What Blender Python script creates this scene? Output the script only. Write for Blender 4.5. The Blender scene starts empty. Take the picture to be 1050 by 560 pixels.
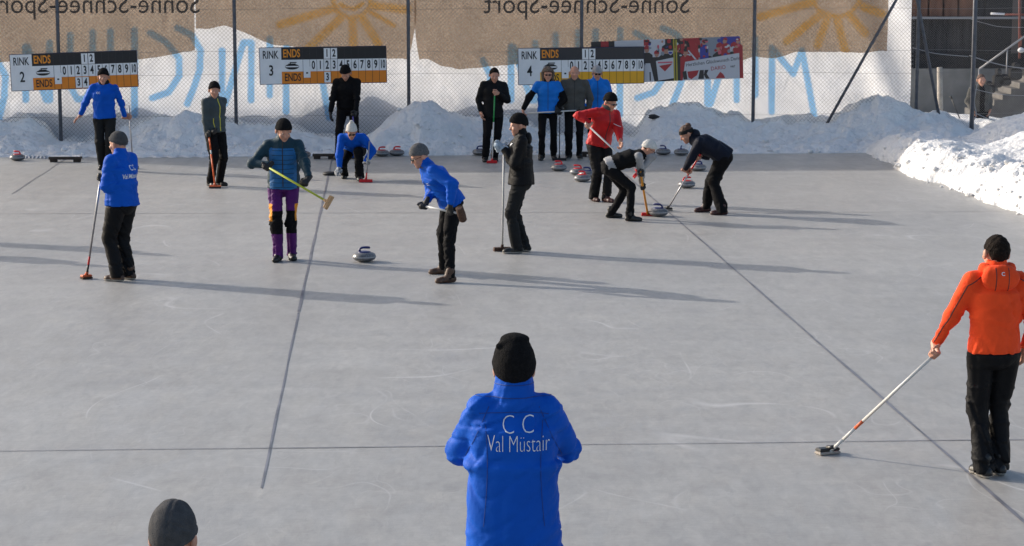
import bpy, bmesh, math, random
import numpy as np
from mathutils import Vector, Matrix
from mathutils.bvhtree import BVHTree
R = math.radians
random.seed(5); np.random.seed(5)
scene = bpy.context.scene
COL = scene.collection

# ------------------------------------------------------------------ camera
F = 2200.0; HC = 3.6; PITCH = math.atan(315 / F)
cp, sp = math.cos(PITCH), math.sin(PITCH)
def ray(px, py):
    a = (px - 525) / F; b = (280 - py) / F
    return np.array([a, cp + b * sp, -sp + b * cp])
def gp(px, py, z=0.0):
    d = ray(px, py); t = (z - HC) / d[2]
    return np.array([d[0] * t, d[1] * t, z])
def P3(px, py, Y):
    d = ray(px, py); t = Y / d[1]
    return np.array([d[0] * t, Y, HC + d[2] * t])
SLOPE = 0.058; FY = 43.5
def fence_y(X): return FY + SLOPE * X
def fp(px, py, off=0.0):                 # a measured point of the fence plane
    d = ray(px, py); t = (FY + off) / (d[1] - SLOPE * d[0])
    return np.array([d[0] * t, d[1] * t, HC + d[2] * t])

# ------------------------------------------------------------------ materials
MATS = {}
def mat(name, col, rough=0.6, metal=0.0, bump=0.0, bscale=60.0, var=0.0, vscale=6.0, spec=0.5, sheen=0.0, stretch=None, coat=0.0):
    if name in MATS: return MATS[name]
    m = bpy.data.materials.new(name); m.use_nodes = True
    nt = m.node_tree; b = nt.nodes['Principled BSDF']
    b.inputs['Base Color'].default_value = (*col, 1); b.inputs['Roughness'].default_value = rough
    b.inputs['Metallic'].default_value = metal; b.inputs['Specular IOR Level'].default_value = spec
    if sheen: b.inputs['Sheen Weight'].default_value = sheen; b.inputs['Sheen Roughness'].default_value = .5
    if coat: b.inputs['Coat Weight'].default_value = coat
    tc = nt.nodes.new('ShaderNodeTexCoord')
    src = tc.outputs['Object']
    if stretch:
        mp = nt.nodes.new('ShaderNodeMapping'); mp.inputs['Scale'].default_value = stretch
        nt.links.new(src, mp.inputs['Vector']); src = mp.outputs['Vector']
    if var:
        n = nt.nodes.new('ShaderNodeTexNoise'); n.inputs['Scale'].default_value = vscale; n.inputs['Detail'].default_value = 6
        nt.links.new(src, n.inputs['Vector'])
        r = nt.nodes.new('ShaderNodeValToRGB')
        r.color_ramp.elements[0].position = .3; r.color_ramp.elements[1].position = .7
        r.color_ramp.elements[0].color = (*[c * (1 - var) for c in col], 1)
        r.color_ramp.elements[1].color = (*[min(1, c * (1 + var)) for c in col], 1)
        nt.links.new(n.outputs['Fac'], r.inputs['Fac']); nt.links.new(r.outputs['Color'], b.inputs['Base Color'])
    if bump:
        n2 = nt.nodes.new('ShaderNodeTexNoise'); n2.inputs['Scale'].default_value = bscale; n2.inputs['Detail'].default_value = 4
        nt.links.new(src, n2.inputs['Vector'])
        bp = nt.nodes.new('ShaderNodeBump'); bp.inputs['Strength'].default_value = bump; bp.inputs['Distance'].default_value = .01
        nt.links.new(n2.outputs['Fac'], bp.inputs['Height']); nt.links.new(bp.outputs['Normal'], b.inputs['Normal'])
    MATS[name] = m
    return m
def cloth(name, col, rough=.75, var=.18, bump=.5):
    return mat(name, col, rough, bump=bump, bscale=38, var=var, vscale=5, spec=.12 if max(col) < .04 else .25, sheen=.0 if max(col) < .04 else .05)
SKIN = mat('skin', (.50, .25, .17), .5, var=.12, vscale=14, bump=.1, bscale=90)
BLUE = mat('royal_blue_shell', (.0025, .088, .50), .62, bump=.35, bscale=30, var=.10, vscale=4, spec=.12)
BLUE2 = mat('bright_blue_shell', (.008, .17, .62), .55, bump=.4, bscale=30, var=.12, vscale=4, spec=.15)
BLACK = cloth('black_cloth', (.0065, .0065, .0078), .8)
BLACKS = cloth('black_shell', (.0075, .0078, .0092), .6)
NAVY = cloth('navy_cloth', (.009, .012, .023), .6)
CHAR = cloth('charcoal_cloth', (.017, .018, .019), .8)
GREYC = cloth('grey_fleece', (.075, .075, .07), .9)
GREYKNIT = mat('grey_knit', (.12, .12, .125), .95, bump=.9, bscale=160, var=.25, vscale=60, spec=.1)
GREYKNITD = mat('dark_grey_knit', (.075, .076, .080), .95, bump=.7, bscale=220, var=.2, vscale=25, spec=.1)
BLACKKNIT = mat('black_knit', (.010, .010, .011), .95, bump=.9, bscale=180, var=.3, vscale=60, spec=.1)
WHITEKNIT = mat('white_knit', (.62, .61, .58), .95, bump=.9, bscale=150, var=.12, vscale=50, spec=.1)
SLATE = cloth('slate_green_shell', (.050, .066, .072), .7)
TEAL = cloth('dark_teal_cloth', (.006, .035, .055), .6)
SKYP = cloth('blue_padded', (.012, .12, .32), .5)
PURPLE = cloth('purple_cloth', (.085, .008, .13), .7)
ORANGE = cloth('orange_fleece', (.92, .075, .015), .85)
REDJ = cloth('red_shell', (.50, .010, .012), .5)
LGREY = cloth('light_grey_cloth', (.30, .30, .31), .7)
KNEEO = cloth('orange_patch', (.75, .28, .02), .7)
HAIRD = mat('dark_hair', (.014, .010, .008), .85, spec=.12, bump=1.0, bscale=120, var=.4, vscale=50)
HAIRB = mat('brown_hair', (.075, .032, .018), .6, bump=1.0, bscale=120, var=.4, vscale=50)
HAIRG = mat('grey_hair', (.18, .17, .16), .7, bump=1.0, bscale=120, var=.3, vscale=50)
FUR = mat('brown_fur', (.14, .10, .075), .95, bump=1.0, bscale=90, var=.5, vscale=40)
SHOEB = mat('black_leather', (.010, .010, .010), .45, bump=.2)
SHOEBR = mat('brown_leather', (.075, .038, .022), .55, var=.3, vscale=25)
SHOER = mat('red_brown_leather', (.05, .014, .012), .5, var=.2)
SOLE = mat('pale_sole', (.35, .33, .3), .8)
GLASS = mat('dark_lens', (.006, .006, .008), .12)
EYEW = mat('eye_white', (.42, .38, .36), .5); EYED = mat('eye_dark', (.02, .012, .008), .2)
LIP = mat('lip', (.36, .12, .10), .5)
GLOVEB = mat('black_glove', (.012, .012, .013), .6, bump=.4)
GLOVEW = mat('white_black_glove', (.30, .31, .32), .7, bump=.4, var=.9, vscale=30)
GLOVEL = mat('pale_blue_glove', (.40, .48, .55), .7, bump=.4, var=.3, vscale=30)
PRINT = mat('white_print', (.75, .78, .82), .5)
YEL = mat('yellow_zip', (.55, .50, .03), .5)
ZIPD = mat('dark_zip', (.01, .01, .012), .4)
STEEL = mat('galvanised_post', (.10, .105, .12), .55, metal=.3, var=.25, vscale=12)
WIRE = mat('galvanised_wire', (.20, .20, .21), .5, metal=.4)
BANDM = mat('orange_band', (.80, .12, .02), .4)

# ------------------------------------------------------------------ mesh helpers
def tag(o, label=None, cat=None, group=None, kind=None):
    if label: o['label'] = label
    if cat: o['category'] = cat
    if group: o['group'] = group
    if kind: o['kind'] = kind
    return o
def link(o, parent=None):
    COL.objects.link(o)
    if parent is not None: o.parent = parent
    return o
def empty(name, loc=(0, 0, 0), rz=0, parent=None):
    o = bpy.data.objects.new(name, None); o.location = loc; o.rotation_euler = (0, 0, rz)
    o.empty_display_size = .1
    return link(o, parent)
def np_mesh(name, V, Q, smooth=True):
    V = np.asarray(V, np.float32); Q = np.asarray(Q, np.int32)
    me = bpy.data.meshes.new(name)
    k = Q.shape[1]
    me.vertices.add(len(V)); me.vertices.foreach_set('co', V.ravel())
    me.loops.add(Q.size); me.loops.foreach_set('vertex_index', Q.ravel())
    me.polygons.add(len(Q)); me.polygons.foreach_set('loop_start', np.arange(0, Q.size, k, dtype=np.int32))
    me.polygons.foreach_set('loop_total', np.full(len(Q), k, np.int32))
    me.polygons.foreach_set('use_smooth', np.full(len(Q), smooth, bool))
    me.update(calc_edges=True); me.validate()
    return me
class MB:
    def __init__(s): s.v = []; s.f = []; s.m = []; s.sm = []
    def add(s, V, Fs, mi=0, smooth=False):
        b = len(s.v); s.v += [tuple(v) for v in V]
        for f in Fs: s.f.append(tuple(i + b for i in f)); s.m.append(mi); s.sm.append(smooth)
        return s
    def box(s, lo, hi, mi=0, M=None, bev=0):
        x0, y0, z0 = lo; x1, y1, z1 = hi
        if bev:
            e = bev; V = []; Fs = []
            for z, i in ((z0, e), (z0 + e, 0), (z1 - e, 0), (z1, e)):
                V += [(x0 + i, y0 + i, z), (x1 - i, y0 + i, z), (x1 - i, y1 - i, z), (x0 + i, y1 - i, z)]
            for k in range(3):
                for j in range(4): Fs.append((k*4+j, k*4+(j+1) % 4, k*4+4+(j+1) % 4, k*4+4+j))
            Fs += [(3, 2, 1, 0), (12, 13, 14, 15)]
        else:
            V = [(x0,y0,z0),(x1,y0,z0),(x1,y1,z0),(x0,y1,z0),(x0,y0,z1),(x1,y0,z1),(x1,y1,z1),(x0,y1,z1)]
            Fs = [(3,2,1,0),(4,5,6,7),(0,1,5,4),(1,2,6,5),(2,3,7,6),(3,0,4,7)]
        if M is not None: V = [tuple(M @ Vector(v)) for v in V]
        return s.add(V, Fs, mi)
    def tube(s, pts, rad, n=10, mi=0, cap=True, smooth=True):
        pts = [Vector(p) for p in pts]
        if not hasattr(rad, '__len__'): rad = [rad] * len(pts)
        V = []; Fs = []; prev = None
        for i, p in enumerate(pts):
            d = (pts[min(i+1, len(pts)-1)] - pts[max(i-1, 0)]).normalized()
            if prev is None:
                a = d.orthogonal().normalized()
            else:
                a = (prev - d * prev.dot(d)).normalized()
            prev = a; b = d.cross(a)
            for j in range(n):
                t = 2 * math.pi * j / n
                V.append(p + (a * math.cos(t) + b * math.sin(t)) * rad[i])
        for i in range(len(pts) - 1):
            for j in range(n): Fs.append((i*n+j, i*n+(j+1) % n, (i+1)*n+(j+1) % n, (i+1)*n+j))
        s.add(V, Fs, mi, smooth)
        if cap:
            b0 = len(s.v) - len(V)
            s.f.append(tuple(b0 + j for j in reversed(range(n)))); s.m.append(mi); s.sm.append(False)
            s.f.append(tuple(b0 + (len(pts)-1)*n + j for j in range(n))); s.m.append(mi); s.sm.append(False)
        return s
    def lathe(s, prof, n=32, mi=0, smooth=True, c=(0, 0, 0)):
        V = []; Fs = []
        for r, z in prof:
            for j in range(n):
                t = 2*math.pi*j/n; V.append((c[0] + r*math.cos(t), c[1] + r*math.sin(t), c[2] + z))
        for i in range(len(prof)-1):
            for j in range(n): Fs.append((i*n+j, i*n+(j+1) % n, (i+1)*n+(j+1) % n, (i+1)*n+j))
        return s.add(V, Fs, mi, smooth)
    def poly(s, V, mi=0):
        return s.add(V, [tuple(range(len(V)))], mi)
    def mesh(s, name, mats):
        me = bpy.data.meshes.new(name); me.from_pydata(s.v, [], s.f)
        for m in (mats if isinstance(mats, (list, tuple)) else [mats]): me.materials.append(m)
        me.polygons.foreach_set('material_index', s.m); me.polygons.foreach_set('use_smooth', s.sm)
        me.update(); return me
    def build(s, name, mats, parent=None):
        return link(bpy.data.objects.new(name, s.mesh(name, mats)), parent)
def text_tris(txt, size, align='CENTER', extr=0.0, spacing=1.0, bold=0.0):
    cu = bpy.data.curves.new('t', 'FONT'); cu.body = txt; cu.size = size; cu.align_x = align; cu.align_y = 'CENTER'
    cu.extrude = extr; cu.space_character = spacing; cu.offset = bold; cu.resolution_u = 3
    o = bpy.data.objects.new('t', cu); COL.objects.link(o)
    dg = bpy.context.evaluated_depsgraph_get()
    me = bpy.data.meshes.new_from_object(o.evaluated_get(dg))
    V = np.array([v.co[:] for v in me.vertices]); Fs = [tuple(p.vertices) for p in me.polygons]
    bpy.data.objects.remove(o); bpy.data.curves.remove(cu); bpy.data.meshes.remove(me)
    return V, Fs
# numpy value noise
_T = np.random.RandomState(3).rand(256, 256).astype(np.float32)
def vnoise(x, y):
    xi = np.floor(x).astype(int); yi = np.floor(y).astype(int); fx = x - xi; fy = y - yi
    fx = fx*fx*(3-2*fx); fy = fy*fy*(3-2*fy)
    g = lambda a, b: _T[a & 255, b & 255]
    return (g(xi, yi)*(1-fx)+g(xi+1, yi)*fx)*(1-fy) + (g(xi, yi+1)*(1-fx)+g(xi+1, yi+1)*fx)*fy
def fbm(x, y, o=4):
    s = 0; a = .5
    for i in range(o): s = s + a*(vnoise(x+17*i, y+31*i)-.5); x = x*2.03; y = y*2.03; a *= .5
    return s

# ------------------------------------------------------------------ implicit surfaces
def cap(P, a, b, ra, rb):
    a = np.asarray(a, np.float32); ab = np.asarray(b, np.float32) - a; L = float(ab @ ab) + 1e-9
    t = np.clip(((P - a) @ ab) / L, 0, 1)
    return np.linalg.norm(P - a - t[:, None]*ab, axis=1) - (ra + t*(rb-ra))
def ell(P, c, r, M=None):
    q = P - np.asarray(c, np.float32)
    if M is not None: q = q @ np.asarray(M, np.float32)
    r = np.asarray(r, np.float32)
    k0 = np.linalg.norm(q/r, axis=1); k1 = np.linalg.norm(q/(r*r), axis=1) + 1e-6
    return k0*(k0-1)/k1
def econe(P, a, b, wa, wb, side):        # elliptic cone: (half width, half depth) at a and b
    a = np.asarray(a, np.float32); b = np.asarray(b, np.float32); ab = b-a; L = np.linalg.norm(ab); w = ab/L
    s = side - w*np.dot(side, w); s /= np.linalg.norm(s); f = np.cross(w, s)
    q = P-a; t = q @ w; tc = np.clip(t/L, 0, 1); W = wa[0]+tc*(wb[0]-wa[0]); D = wa[1]+tc*(wb[1]-wa[1])
    rad = (np.sqrt((q@s/W)**2 + (q@f/D)**2) - 1)*np.minimum(W, D)
    ax = np.maximum(-t, t-L)
    return np.where(ax > 0, np.sqrt(np.maximum(rad, 0)**2+ax**2), np.maximum(rad, ax))
def smin(a, b, k):
    h = np.clip(.5+.5*(b-a)/k, 0, 1); return b*(1-h)+a*h-k*h*(1-h)
def smax(a, b, k): return -smin(-a, -b, k)
def wrinkle(P, seed, amp, fr=1.0):
    """broad sag of the cloth with a few long sharp creases"""
    r = np.random.RandomState(seed); s = 0
    for f in (9, 15):
        k = r.normal(size=3); k /= np.linalg.norm(k)
        s = s + .30*np.sin(P@(k*f*fr).astype(np.float32)+r.rand()*6)
    for i in range(9):
        k = r.normal(size=3); k[2] *= 1.3; k /= np.linalg.norm(k); f = r.uniform(16, 34)*fr
        m = r.normal(size=3); m /= np.linalg.norm(m); g = r.normal(size=3); g /= np.linalg.norm(g)
        ph = P@(k*f).astype(np.float32)+1.3*np.sin(P@(m*f*.3).astype(np.float32)+r.rand()*6)+r.rand()*6
        mask = np.clip(1.6*np.sin(P@(g*9*fr).astype(np.float32)+r.rand()*6)-.5, 0, 1)
        s = s + .75*mask*np.exp(-(np.sin(ph)/.30)**2)*(1 if i % 3 else -1)
    return s*amp*.5
CO = np.array([(0,0,0),(1,0,0),(0,1,0),(1,1,0),(0,0,1),(1,0,1),(0,1,1),(1,1,1)])
ED = [(0,1),(2,3),(4,5),(6,7),(0,2),(1,3),(4,6),(5,7),(0,4),(1,5),(2,6),(3,7)]
def sdf_mesh(fn, lo, hi, h):
    lo = np.asarray(lo, float)-2*h; hi = np.asarray(hi, float)+2*h
    n = np.ceil((hi-lo)/h).astype(int)+1
    ax = [lo[i]+h*np.arange(n[i]) for i in range(3)]
    G = np.stack(np.meshgrid(*ax, indexing='ij'), -1).reshape(-1, 3).astype(np.float32)
    D = fn(G).reshape(n).astype(np.float64)
    D[D == 0] = 1e-7
    D[0] = D[-1] = 1; D[:, 0] = D[:, -1] = 1; D[:, :, 0] = D[:, :, -1] = 1
    S = D < 0
    c = sum(S[a:n[0]-1+a, b:n[1]-1+b, d:n[2]-1+d].astype(np.int8) for a, b, d in CO)
    A = np.argwhere((c > 0) & (c < 8))
    acc = np.zeros((len(A), 3)); cnt = np.zeros(len(A))
    for a, b in ED:
        ca, cb = CO[a], CO[b]; ia = A+ca; ib = A+cb
        va = D[ia[:,0], ia[:,1], ia[:,2]]; vb = D[ib[:,0], ib[:,1], ib[:,2]]
        x = (va < 0) != (vb < 0); t = np.where(x, va/np.where(x, va-vb, 1), 0)
        acc += np.where(x[:, None], ca+t[:, None]*(cb-ca), 0); cnt += x
    V = lo+h*(A+acc/cnt[:, None])
    idx = -np.ones(n, int); idx[A[:,0], A[:,1], A[:,2]] = np.arange(len(A))
    Q = []
    for x in range(3):
        y, z = (x+1) % 3, (x+2) % 3
        s0 = [slice(None)]*3; s1 = [slice(None)]*3; s0[x] = slice(0, n[x]-1); s1[x] = slice(1, n[x])
        E = S[tuple(s0)] != S[tuple(s1)]
        I = np.argwhere(E); I = I[(I[:, y] > 0) & (I[:, z] > 0)]
        dy = np.zeros(3, int); dy[y] = 1; dz = np.zeros(3, int); dz[z] = 1
        g = lambda J: idx[J[:,0], J[:,1], J[:,2]]
        q = np.stack([g(I-dy-dz), g(I-dz), g(I), g(I-dy)], 1)
        inside = S[I[:,0], I[:,1], I[:,2]]
        q[~inside] = q[~inside][:, ::-1]
        Q.append(q)
    Q = np.concatenate(Q); Q = Q[(Q >= 0).all(1)]
    return V, Q
def sdf_obj(name, fn, lo, hi, h, mats, parent, classify=None):
    V, Q = sdf_mesh(fn, lo, hi, h)
    me = np_mesh(name, V, Q)
    if not isinstance(mats, (list, tuple)): mats = [mats]
    for m in mats: me.materials.append(m)
    if classify is not None:
        C = V[Q].mean(1).astype(np.float32)
        me.polygons.foreach_set('material_index', classify(C).astype(np.int32))
    me.update()
    o = link(bpy.data.objects.new(name, me), parent)
    o['_b'] = 0; del o['_b']
    return o, V, Q

# ------------------------------------------------------------------ people
def nrm(v): v = np.asarray(v, float); return v/(np.linalg.norm(v)+1e-9)
def two_bone(a, t, l1, l2, hint):
    d = t-a; L = np.linalg.norm(d); Lc = min(max(L, abs(l1-l2)+.02), (l1+l2)*.998); w = d/(L+1e-9); t = a+w*Lc
    x = (l1*l1-l2*l2+Lc*Lc)/(2*Lc); y = math.sqrt(max(l1*l1-x*x, 0))
    h = np.asarray(hint, float); h = nrm(h-w*np.dot(h, w))
    return a+w*x+h*y, t
def rotx(a): c, s = math.cos(a), math.sin(a); return np.array([[1,0,0],[0,c,-s],[0,s,c]])
def rotz(a): c, s = math.cos(a), math.sin(a); return np.array([[c,-s,0],[s,c,0],[0,0,1]])
def roty(a): c, s = math.cos(a), math.sin(a); return np.array([[c,0,s],[0,1,0],[-s,0,c]])
def hand_prims(w, d, n, t, curl, k, thumb=.6):
    """capsules of one hand: wrist w, finger direction d, palm normal n, thumb side t"""
    C = [(w-d*.03*k, w+d*.02*k, .026*k, .028*k)]
    for o in (.024, .006, -.012, -.027):
        C.append((w+d*.02*k+t*o*.6*k, w+d*.088*k+t*o*1.05*k, .016*k, .0125*k))
    L = (.068, .076, .070, .055); O = (.030, .010, -.010, -.029)
    for i in range(4):
        p = w+d*(.092-.006*abs(i-1))*k+t*O[i]*k; a = 0
        c = [x*(1+.08*(i-1)) for x in curl]
        for j, fr in enumerate((.45, .30, .25)):
            a += c[j]; q = p+(d*math.cos(a)+n*math.sin(a)+t*O[i]*.8*(1-j*.5))*L[i]*fr*1.15*k
            C.append((p, q, (.0098-.0008*j)*k, (.0090-.0008*j)*k)); p = q
    p = w+d*.025*k+t*.026*k; q = p+nrm(d*.55+t*.75+n*thumb*.5)*.042*k
    C.append((p, q, .014*k, .011*k)); r = q+nrm(d*.8+t*.15+n*thumb)*.032*k
    C.append((q, r, .011*k, .0095*k)); C.append((r, r+nrm(d*.7-t*.25+n*thumb)*.024*k, .0095*k, .008*k))
    return C
def union(P, prims, infl=0., k=.012):
    d = None
    for a, b, ra, rb in prims:
        e = cap(P, a, b, ra+infl, rb+infl); d = e if d is None else smin(d, e, k)
    return d
def bounds(prims, pad):
    pts = np.array([p for c in prims for p in c[:2]]); r = max(max(c[2], c[3]) for c in prims)+pad
    return pts.min(0)-r, pts.max(0)+r
def ribbon(name, bvh, pts, dirs, width, m, parent, off=.002):
    """drape a narrow ribbon on a garment: pts outside it, cast along dirs"""
    out = []
    for p, d in zip(pts, dirs):
        h = bvh.ray_cast(Vector(p), Vector(d))
        if h[0] is not None: out.append((h[0], h[1]))
    if len(out) < 2: return None
    V = []; Fs = []
    for i, (p, n) in enumerate(out):
        tdir = (out[min(i+1, len(out)-1)][0]-out[max(i-1, 0)][0]).normalized()
        s = tdir.cross(n).normalized()*width/2
        V += [p+n*off-s, p+n*(off+.002), p+n*off+s]
    for i in range(len(out)-1):
        for j in range(2): Fs.append((3*i+j, 3*i+j+1, 3*i+4+j, 3*i+3+j))
    mb = MB(); mb.add(V, Fs, 0, True)
    return mb.build(name, m, parent)

def person(label, feet, yaw, H=1.76, pel=(0, 0, None), lean=0., slean=0., bend=0., twist=0., head=(0, 0, 0),
           hands=None, elbows=None, jacket=BLUE, trousers=BLACK, shoes=SHOEB, hat=None, hair=HAIRD, gloves=None,
           glasses=False, near=False, loose=1.06, hem=.02, jmats=None, jclass=None, tmats=None, tclass=None,
           collar=.062, group='curlers out on the ice', feetyaw=(8, -8), base=None, knee=(0, 1, 0), seed=1, sole=None,
           glove_left=True, glove_right=True, z0=0., extra=None, hatkw={}, shoulder_w=.185, baggy=1.1, scarf=None, rough=1.0, collar_r=.076, body_w=1.0):
    k = H/1.76
    yw = R(yaw)
    kh = k*1.06
    f1, f2 = [np.array(f, float) for f in feet]        # world ground points: left, right
    base = (f1+f2)/2 if base is None else base
    Rw = rotz(yw)
    def loc(p): return Rw.T @ (np.asarray(p, float)-base)
    b1 = bpy.data.objects
    # skeleton in local axes: +x right, +y forward, +z up
    pz = (pel[2] if pel[2] is not None else .93)*k
    pelvis = np.array([pel[0], pel[1], pz])
    tw = rotz(R(twist))
    up1 = nrm([math.sin(R(slean)), math.sin(R(lean)), math.cos(R(lean))])
    up2 = nrm([math.sin(R(slean)), math.sin(R(lean+bend)), math.cos(R(lean+bend))])
    waist = pelvis+up1*.20*k; neck = waist+up2*.32*k
    side = tw @ np.array([1., 0, 0]); side = nrm(side-up2*np.dot(side, up2)); fwd = np.cross(up2, side)
    side0 = np.array([1., 0, 0]); fwd1 = nrm(np.cross(up1, side0))
    chest = waist+up2*.14*k
    sh = {'L': neck-side*shoulder_w*k-up2*.055*k, 'R': neck+side*shoulder_w*k-up2*.055*k}
    # hips / legs
    tilt = min(max(lean, 0), 90)*.35
    hip = {'L': pelvis-side0*.095*k-np.array([0, 0, .02*k]), 'R': pelvis+side0*.095*k-np.array([0, 0, .02*k])}
    legs = {}
    for s, f, fy in (('L', f1, feetyaw[0]), ('R', f2, feetyaw[1])):
        g = loc(f); fd = rotz(R(fy)) @ np.array([0, 1., 0])
        ank = g+np.array([0, 0, .085*k])-fd*.03*k
        kn, ank2 = two_bone(hip[s], ank, .435*k, .42*k, np.array(knee, float)+fd*.3)
        legs[s] = (hip[s], kn, ank2, g, fd)
    # head
    hy, hp, hr = head
    Rh0 = rotz(R(twist+hy)) @ rotx(R(-hp)) @ roty(R(hr))
    nk = nrm(up2*.75+np.array([0, 0, .45])+fwd*.12)
    hc = neck+nk*.100*k + (Rh0@np.array([0, .02, .035]))*k
    Mh = Rh0                                          # columns: right, forward, up
    def hl(P): return ((P-hc.astype(np.float32)) @ Mh.astype(np.float32))/kh
    # arms
    arms = {}
    hands = hands or {}
    elbows = elbows or {}
    for s in 'LR':
        sg = -1 if s == 'L' else 1
        hd = hands.get(s)
        eh = np.array(elbows.get(s, (sg*.6, -.7, -.5)), float)
        if hd is None:
            tgt = sh[s]+np.array([sg*.06, .05, -.50])*k; pole = None; tl = tgt
        else:
            tl = loc(hd['w']) if 'w' in hd else np.asarray(hd['l'], float)*k; pole = hd.get('pole')
        if pole is not None:
            p = Rw.T @ nrm(pole)
            dd = tl-sh[s]; d = nrm(dd-p*np.dot(dd, p))
            t = p if hd.get('thumbup', True) else -p
            n = nrm(np.cross(t, d))*sg
            wr = tl-d*.075*k-n*.030*k
            el, wr = two_bone(sh[s], wr, .29*k, .25*k, eh)
            arms[s] = (sh[s], el, wr, d, n, t, (R(62), R(70), R(55)), .9)
        else:
            el, wr = two_bone(sh[s], tl, .29*k, .25*k, eh)
            d = nrm(wr-el)
            if hd and 'dir' in hd: d = nrm(hd['dir'])
            t0 = np.array(hd['thumb'], float) if hd and 'thumb' in hd else np.array([0, 1., 0.2])
            t = nrm(t0-d*np.dot(t0, d)); n = nrm(np.cross(t, d))*sg
            cu = hd.get('curl', 18) if hd else 22
            arms[s] = (sh[s], el, wr, d, n, t, (R(cu), R(cu*1.2), R(cu)), .35)
    gl = {'L': gloves if glove_left else None, 'R': gloves if glove_right else None}
    # ---- body (one mesh): head and neck, torso, limbs, hands
    neck_a = neck-up2*.06*k; neck_b = hc+Mh@np.array([0, -.03, -.04])*k
    S = lambda x, y, z: np.array([x, y, z])
    def f_head(P):
        q = hl(P)
        d = smin(ell(q, (0, -.012, .022), (.074, .094, .094)), ell(q, (0, .022, -.045), (.056, .070, .072)), .03)
        d = smin(d, np.linalg.norm(q-np.float32((0, .066, -.098)), axis=1)-.020, .03)
        d = smin(d, cap(q, (-.034, .072, .022), (.034, .072, .022), .012, .012), .012)
        for sx in (-1, 1):
            d = smax(d, -(np.linalg.norm(q-np.float32((sx*.031, .100, .003)), axis=1)-.017), .010)
            d = smin(d, ell(q, (sx*.040, .062, -.028), (.022, .022, .020)), .015)
            d = smin(d, ell(q, (sx*.083, -.014, -.006), (.013, .021, .034)), .006)
        d = smin(d, cap(q, (0, .080, .014), (0, .104, -.026), .008, .012), .008)
        d = smin(d, cap(q, (-.012, .088, -.030), (.012, .088, -.030), .009, .009), .006)
        d = smin(d, cap(q, (-.018, .078, -.057), (.018, .078, -.057), .008, .008), .008)
        d = smin(d, cap(q, (-.016, .077, -.069), (.016, .077, -.069), .008, .008), .006)
        d = smax(d, -cap(q, (-.024, .089, -.063), (.024, .089, -.063), .0022, .0022), .003)
        d = d*kh
        d = smin(d, cap(P, neck_a, neck_b, .062*k, .052*k), .03)
        return smin(d, cap(P, sh['L']+side*.07*k, sh['R']-side*.07*k, .05*k, .05*k), .04)
    hh = .0055 if near else .007
    V, Q = sdf_mesh(f_head, np.minimum(hc-.17*k, neck-.17*k), np.maximum(hc+.17*k, neck+.15*k), hh)
    Vs, Qs, n0 = [V], [Q], len(V)
    def f_core(P):
        d = econe(P, pelvis, waist, (.13*k, .09*k), (.12*k, .08*k), side0)
        d = smin(d, econe(P, waist, neck-up2*.06*k, (.12*k, .08*k), (.13*k, .08*k), side), .04)
        for s in 'LR':
            a = arms[s]; l = legs[s]
            d = smin(d, cap(P, a[0], a[1], .036*k, .032*k), .03); d = smin(d, cap(P, a[1], a[2], .032*k, .025*k), .02)
            d = smin(d, cap(P, l[0], l[1], .052*k, .036*k), .03); d = smin(d, cap(P, l[1], l[2], .036*k, .026*k), .02)
        return d
    pts = np.array([pelvis, neck]+[x for s in 'LR' for x in (*arms[s][:3], *legs[s][:3])])
    V, Q = sdf_mesh(f_core, pts.min(0)-.13, pts.max(0)+.13, .02)
    Vs.append(V); Qs.append(Q+n0); n0 += len(V)
    HP = {}
    for s in 'LR':
        a = arms[s]; pr = hand_prims(a[2], a[3], a[4], a[5], a[6], k, a[7]); HP[s] = pr
        lo, hi = bounds(pr, .01)
        infl = -.002 if gl[s] else .001
        V, Q = sdf_mesh(lambda P: union(P, pr, infl, .008), lo, hi, .0042)
        Vs.append(V); Qs.append(Q+n0); n0 += len(V)
    me = np_mesh('person', np.concatenate(Vs), np.concatenate(Qs)); me.materials.append(SKIN)
    body = link(bpy.data.objects.new('person', me))
    body.location = (base[0], base[1], base[2]+z0); body.rotation_euler = (0, 0, yw)
    tag(body, label, 'person', group)
    # ---- jacket
    lo_ = loose
    W = lambda w, d: (w*k*lo_, d*k*lo_)
    hemc = pelvis-up1*hem*k
    def f_torso(P):
        d = econe(P, hemc, waist, W(.190*body_w, .148), W(.172*body_w, .122), side0)
        d = smin(d, econe(P, waist, chest+up2*.04*k, W(.165*body_w, .115), W(.188, .125), side), .07)
        d = smin(d, ell(P, chest+fwd*.012*k, (.180*k*lo_, .128*k*lo_, .17*k), np.stack([side, fwd, up2], 1)), .05)
        d = smin(d, cap(P, sh['L']+side*.02*k+up2*.0*k, neck-up2*.006*k, .052*k, .074*k), .045)
        d = smin(d, cap(P, sh['R']-side*.02*k, neck-up2*.006*k, .052*k, .074*k), .045)
        if collar: d = smin(d, cap(P, neck-up2*.02*k, neck+nrm(nk+Mh[:, 2]*.3)*(collar)*k, collar_r*k, (collar_r-.004)*k), .018)
        cut = -((P-hemc.astype(np.float32)) @ up1.astype(np.float32))
        return smax(d, cut, .012)
    def f_arms(P):
        d = None
        for s in 'LR':
            a = arms[s]
            wcut = a[2]-nrm(a[2]-a[1])*.005*k
            e = smin(cap(P, a[0], a[1], .064*k*lo_, .059*k*lo_), cap(P, a[1], wcut, .057*k*lo_, .040*k*lo_), .035)
            ax = nrm(a[2]-a[1]).astype(np.float32)
            near_w = (P-wcut.astype(np.float32)) @ ax
            el = np.linalg.norm(P-wcut.astype(np.float32), axis=1) < .09*k
            e = np.where(el, smax(e, near_w, .010), e)
            d = e if d is None else np.minimum(d, e)
        return d
    amp = .016 if near else .017
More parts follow.
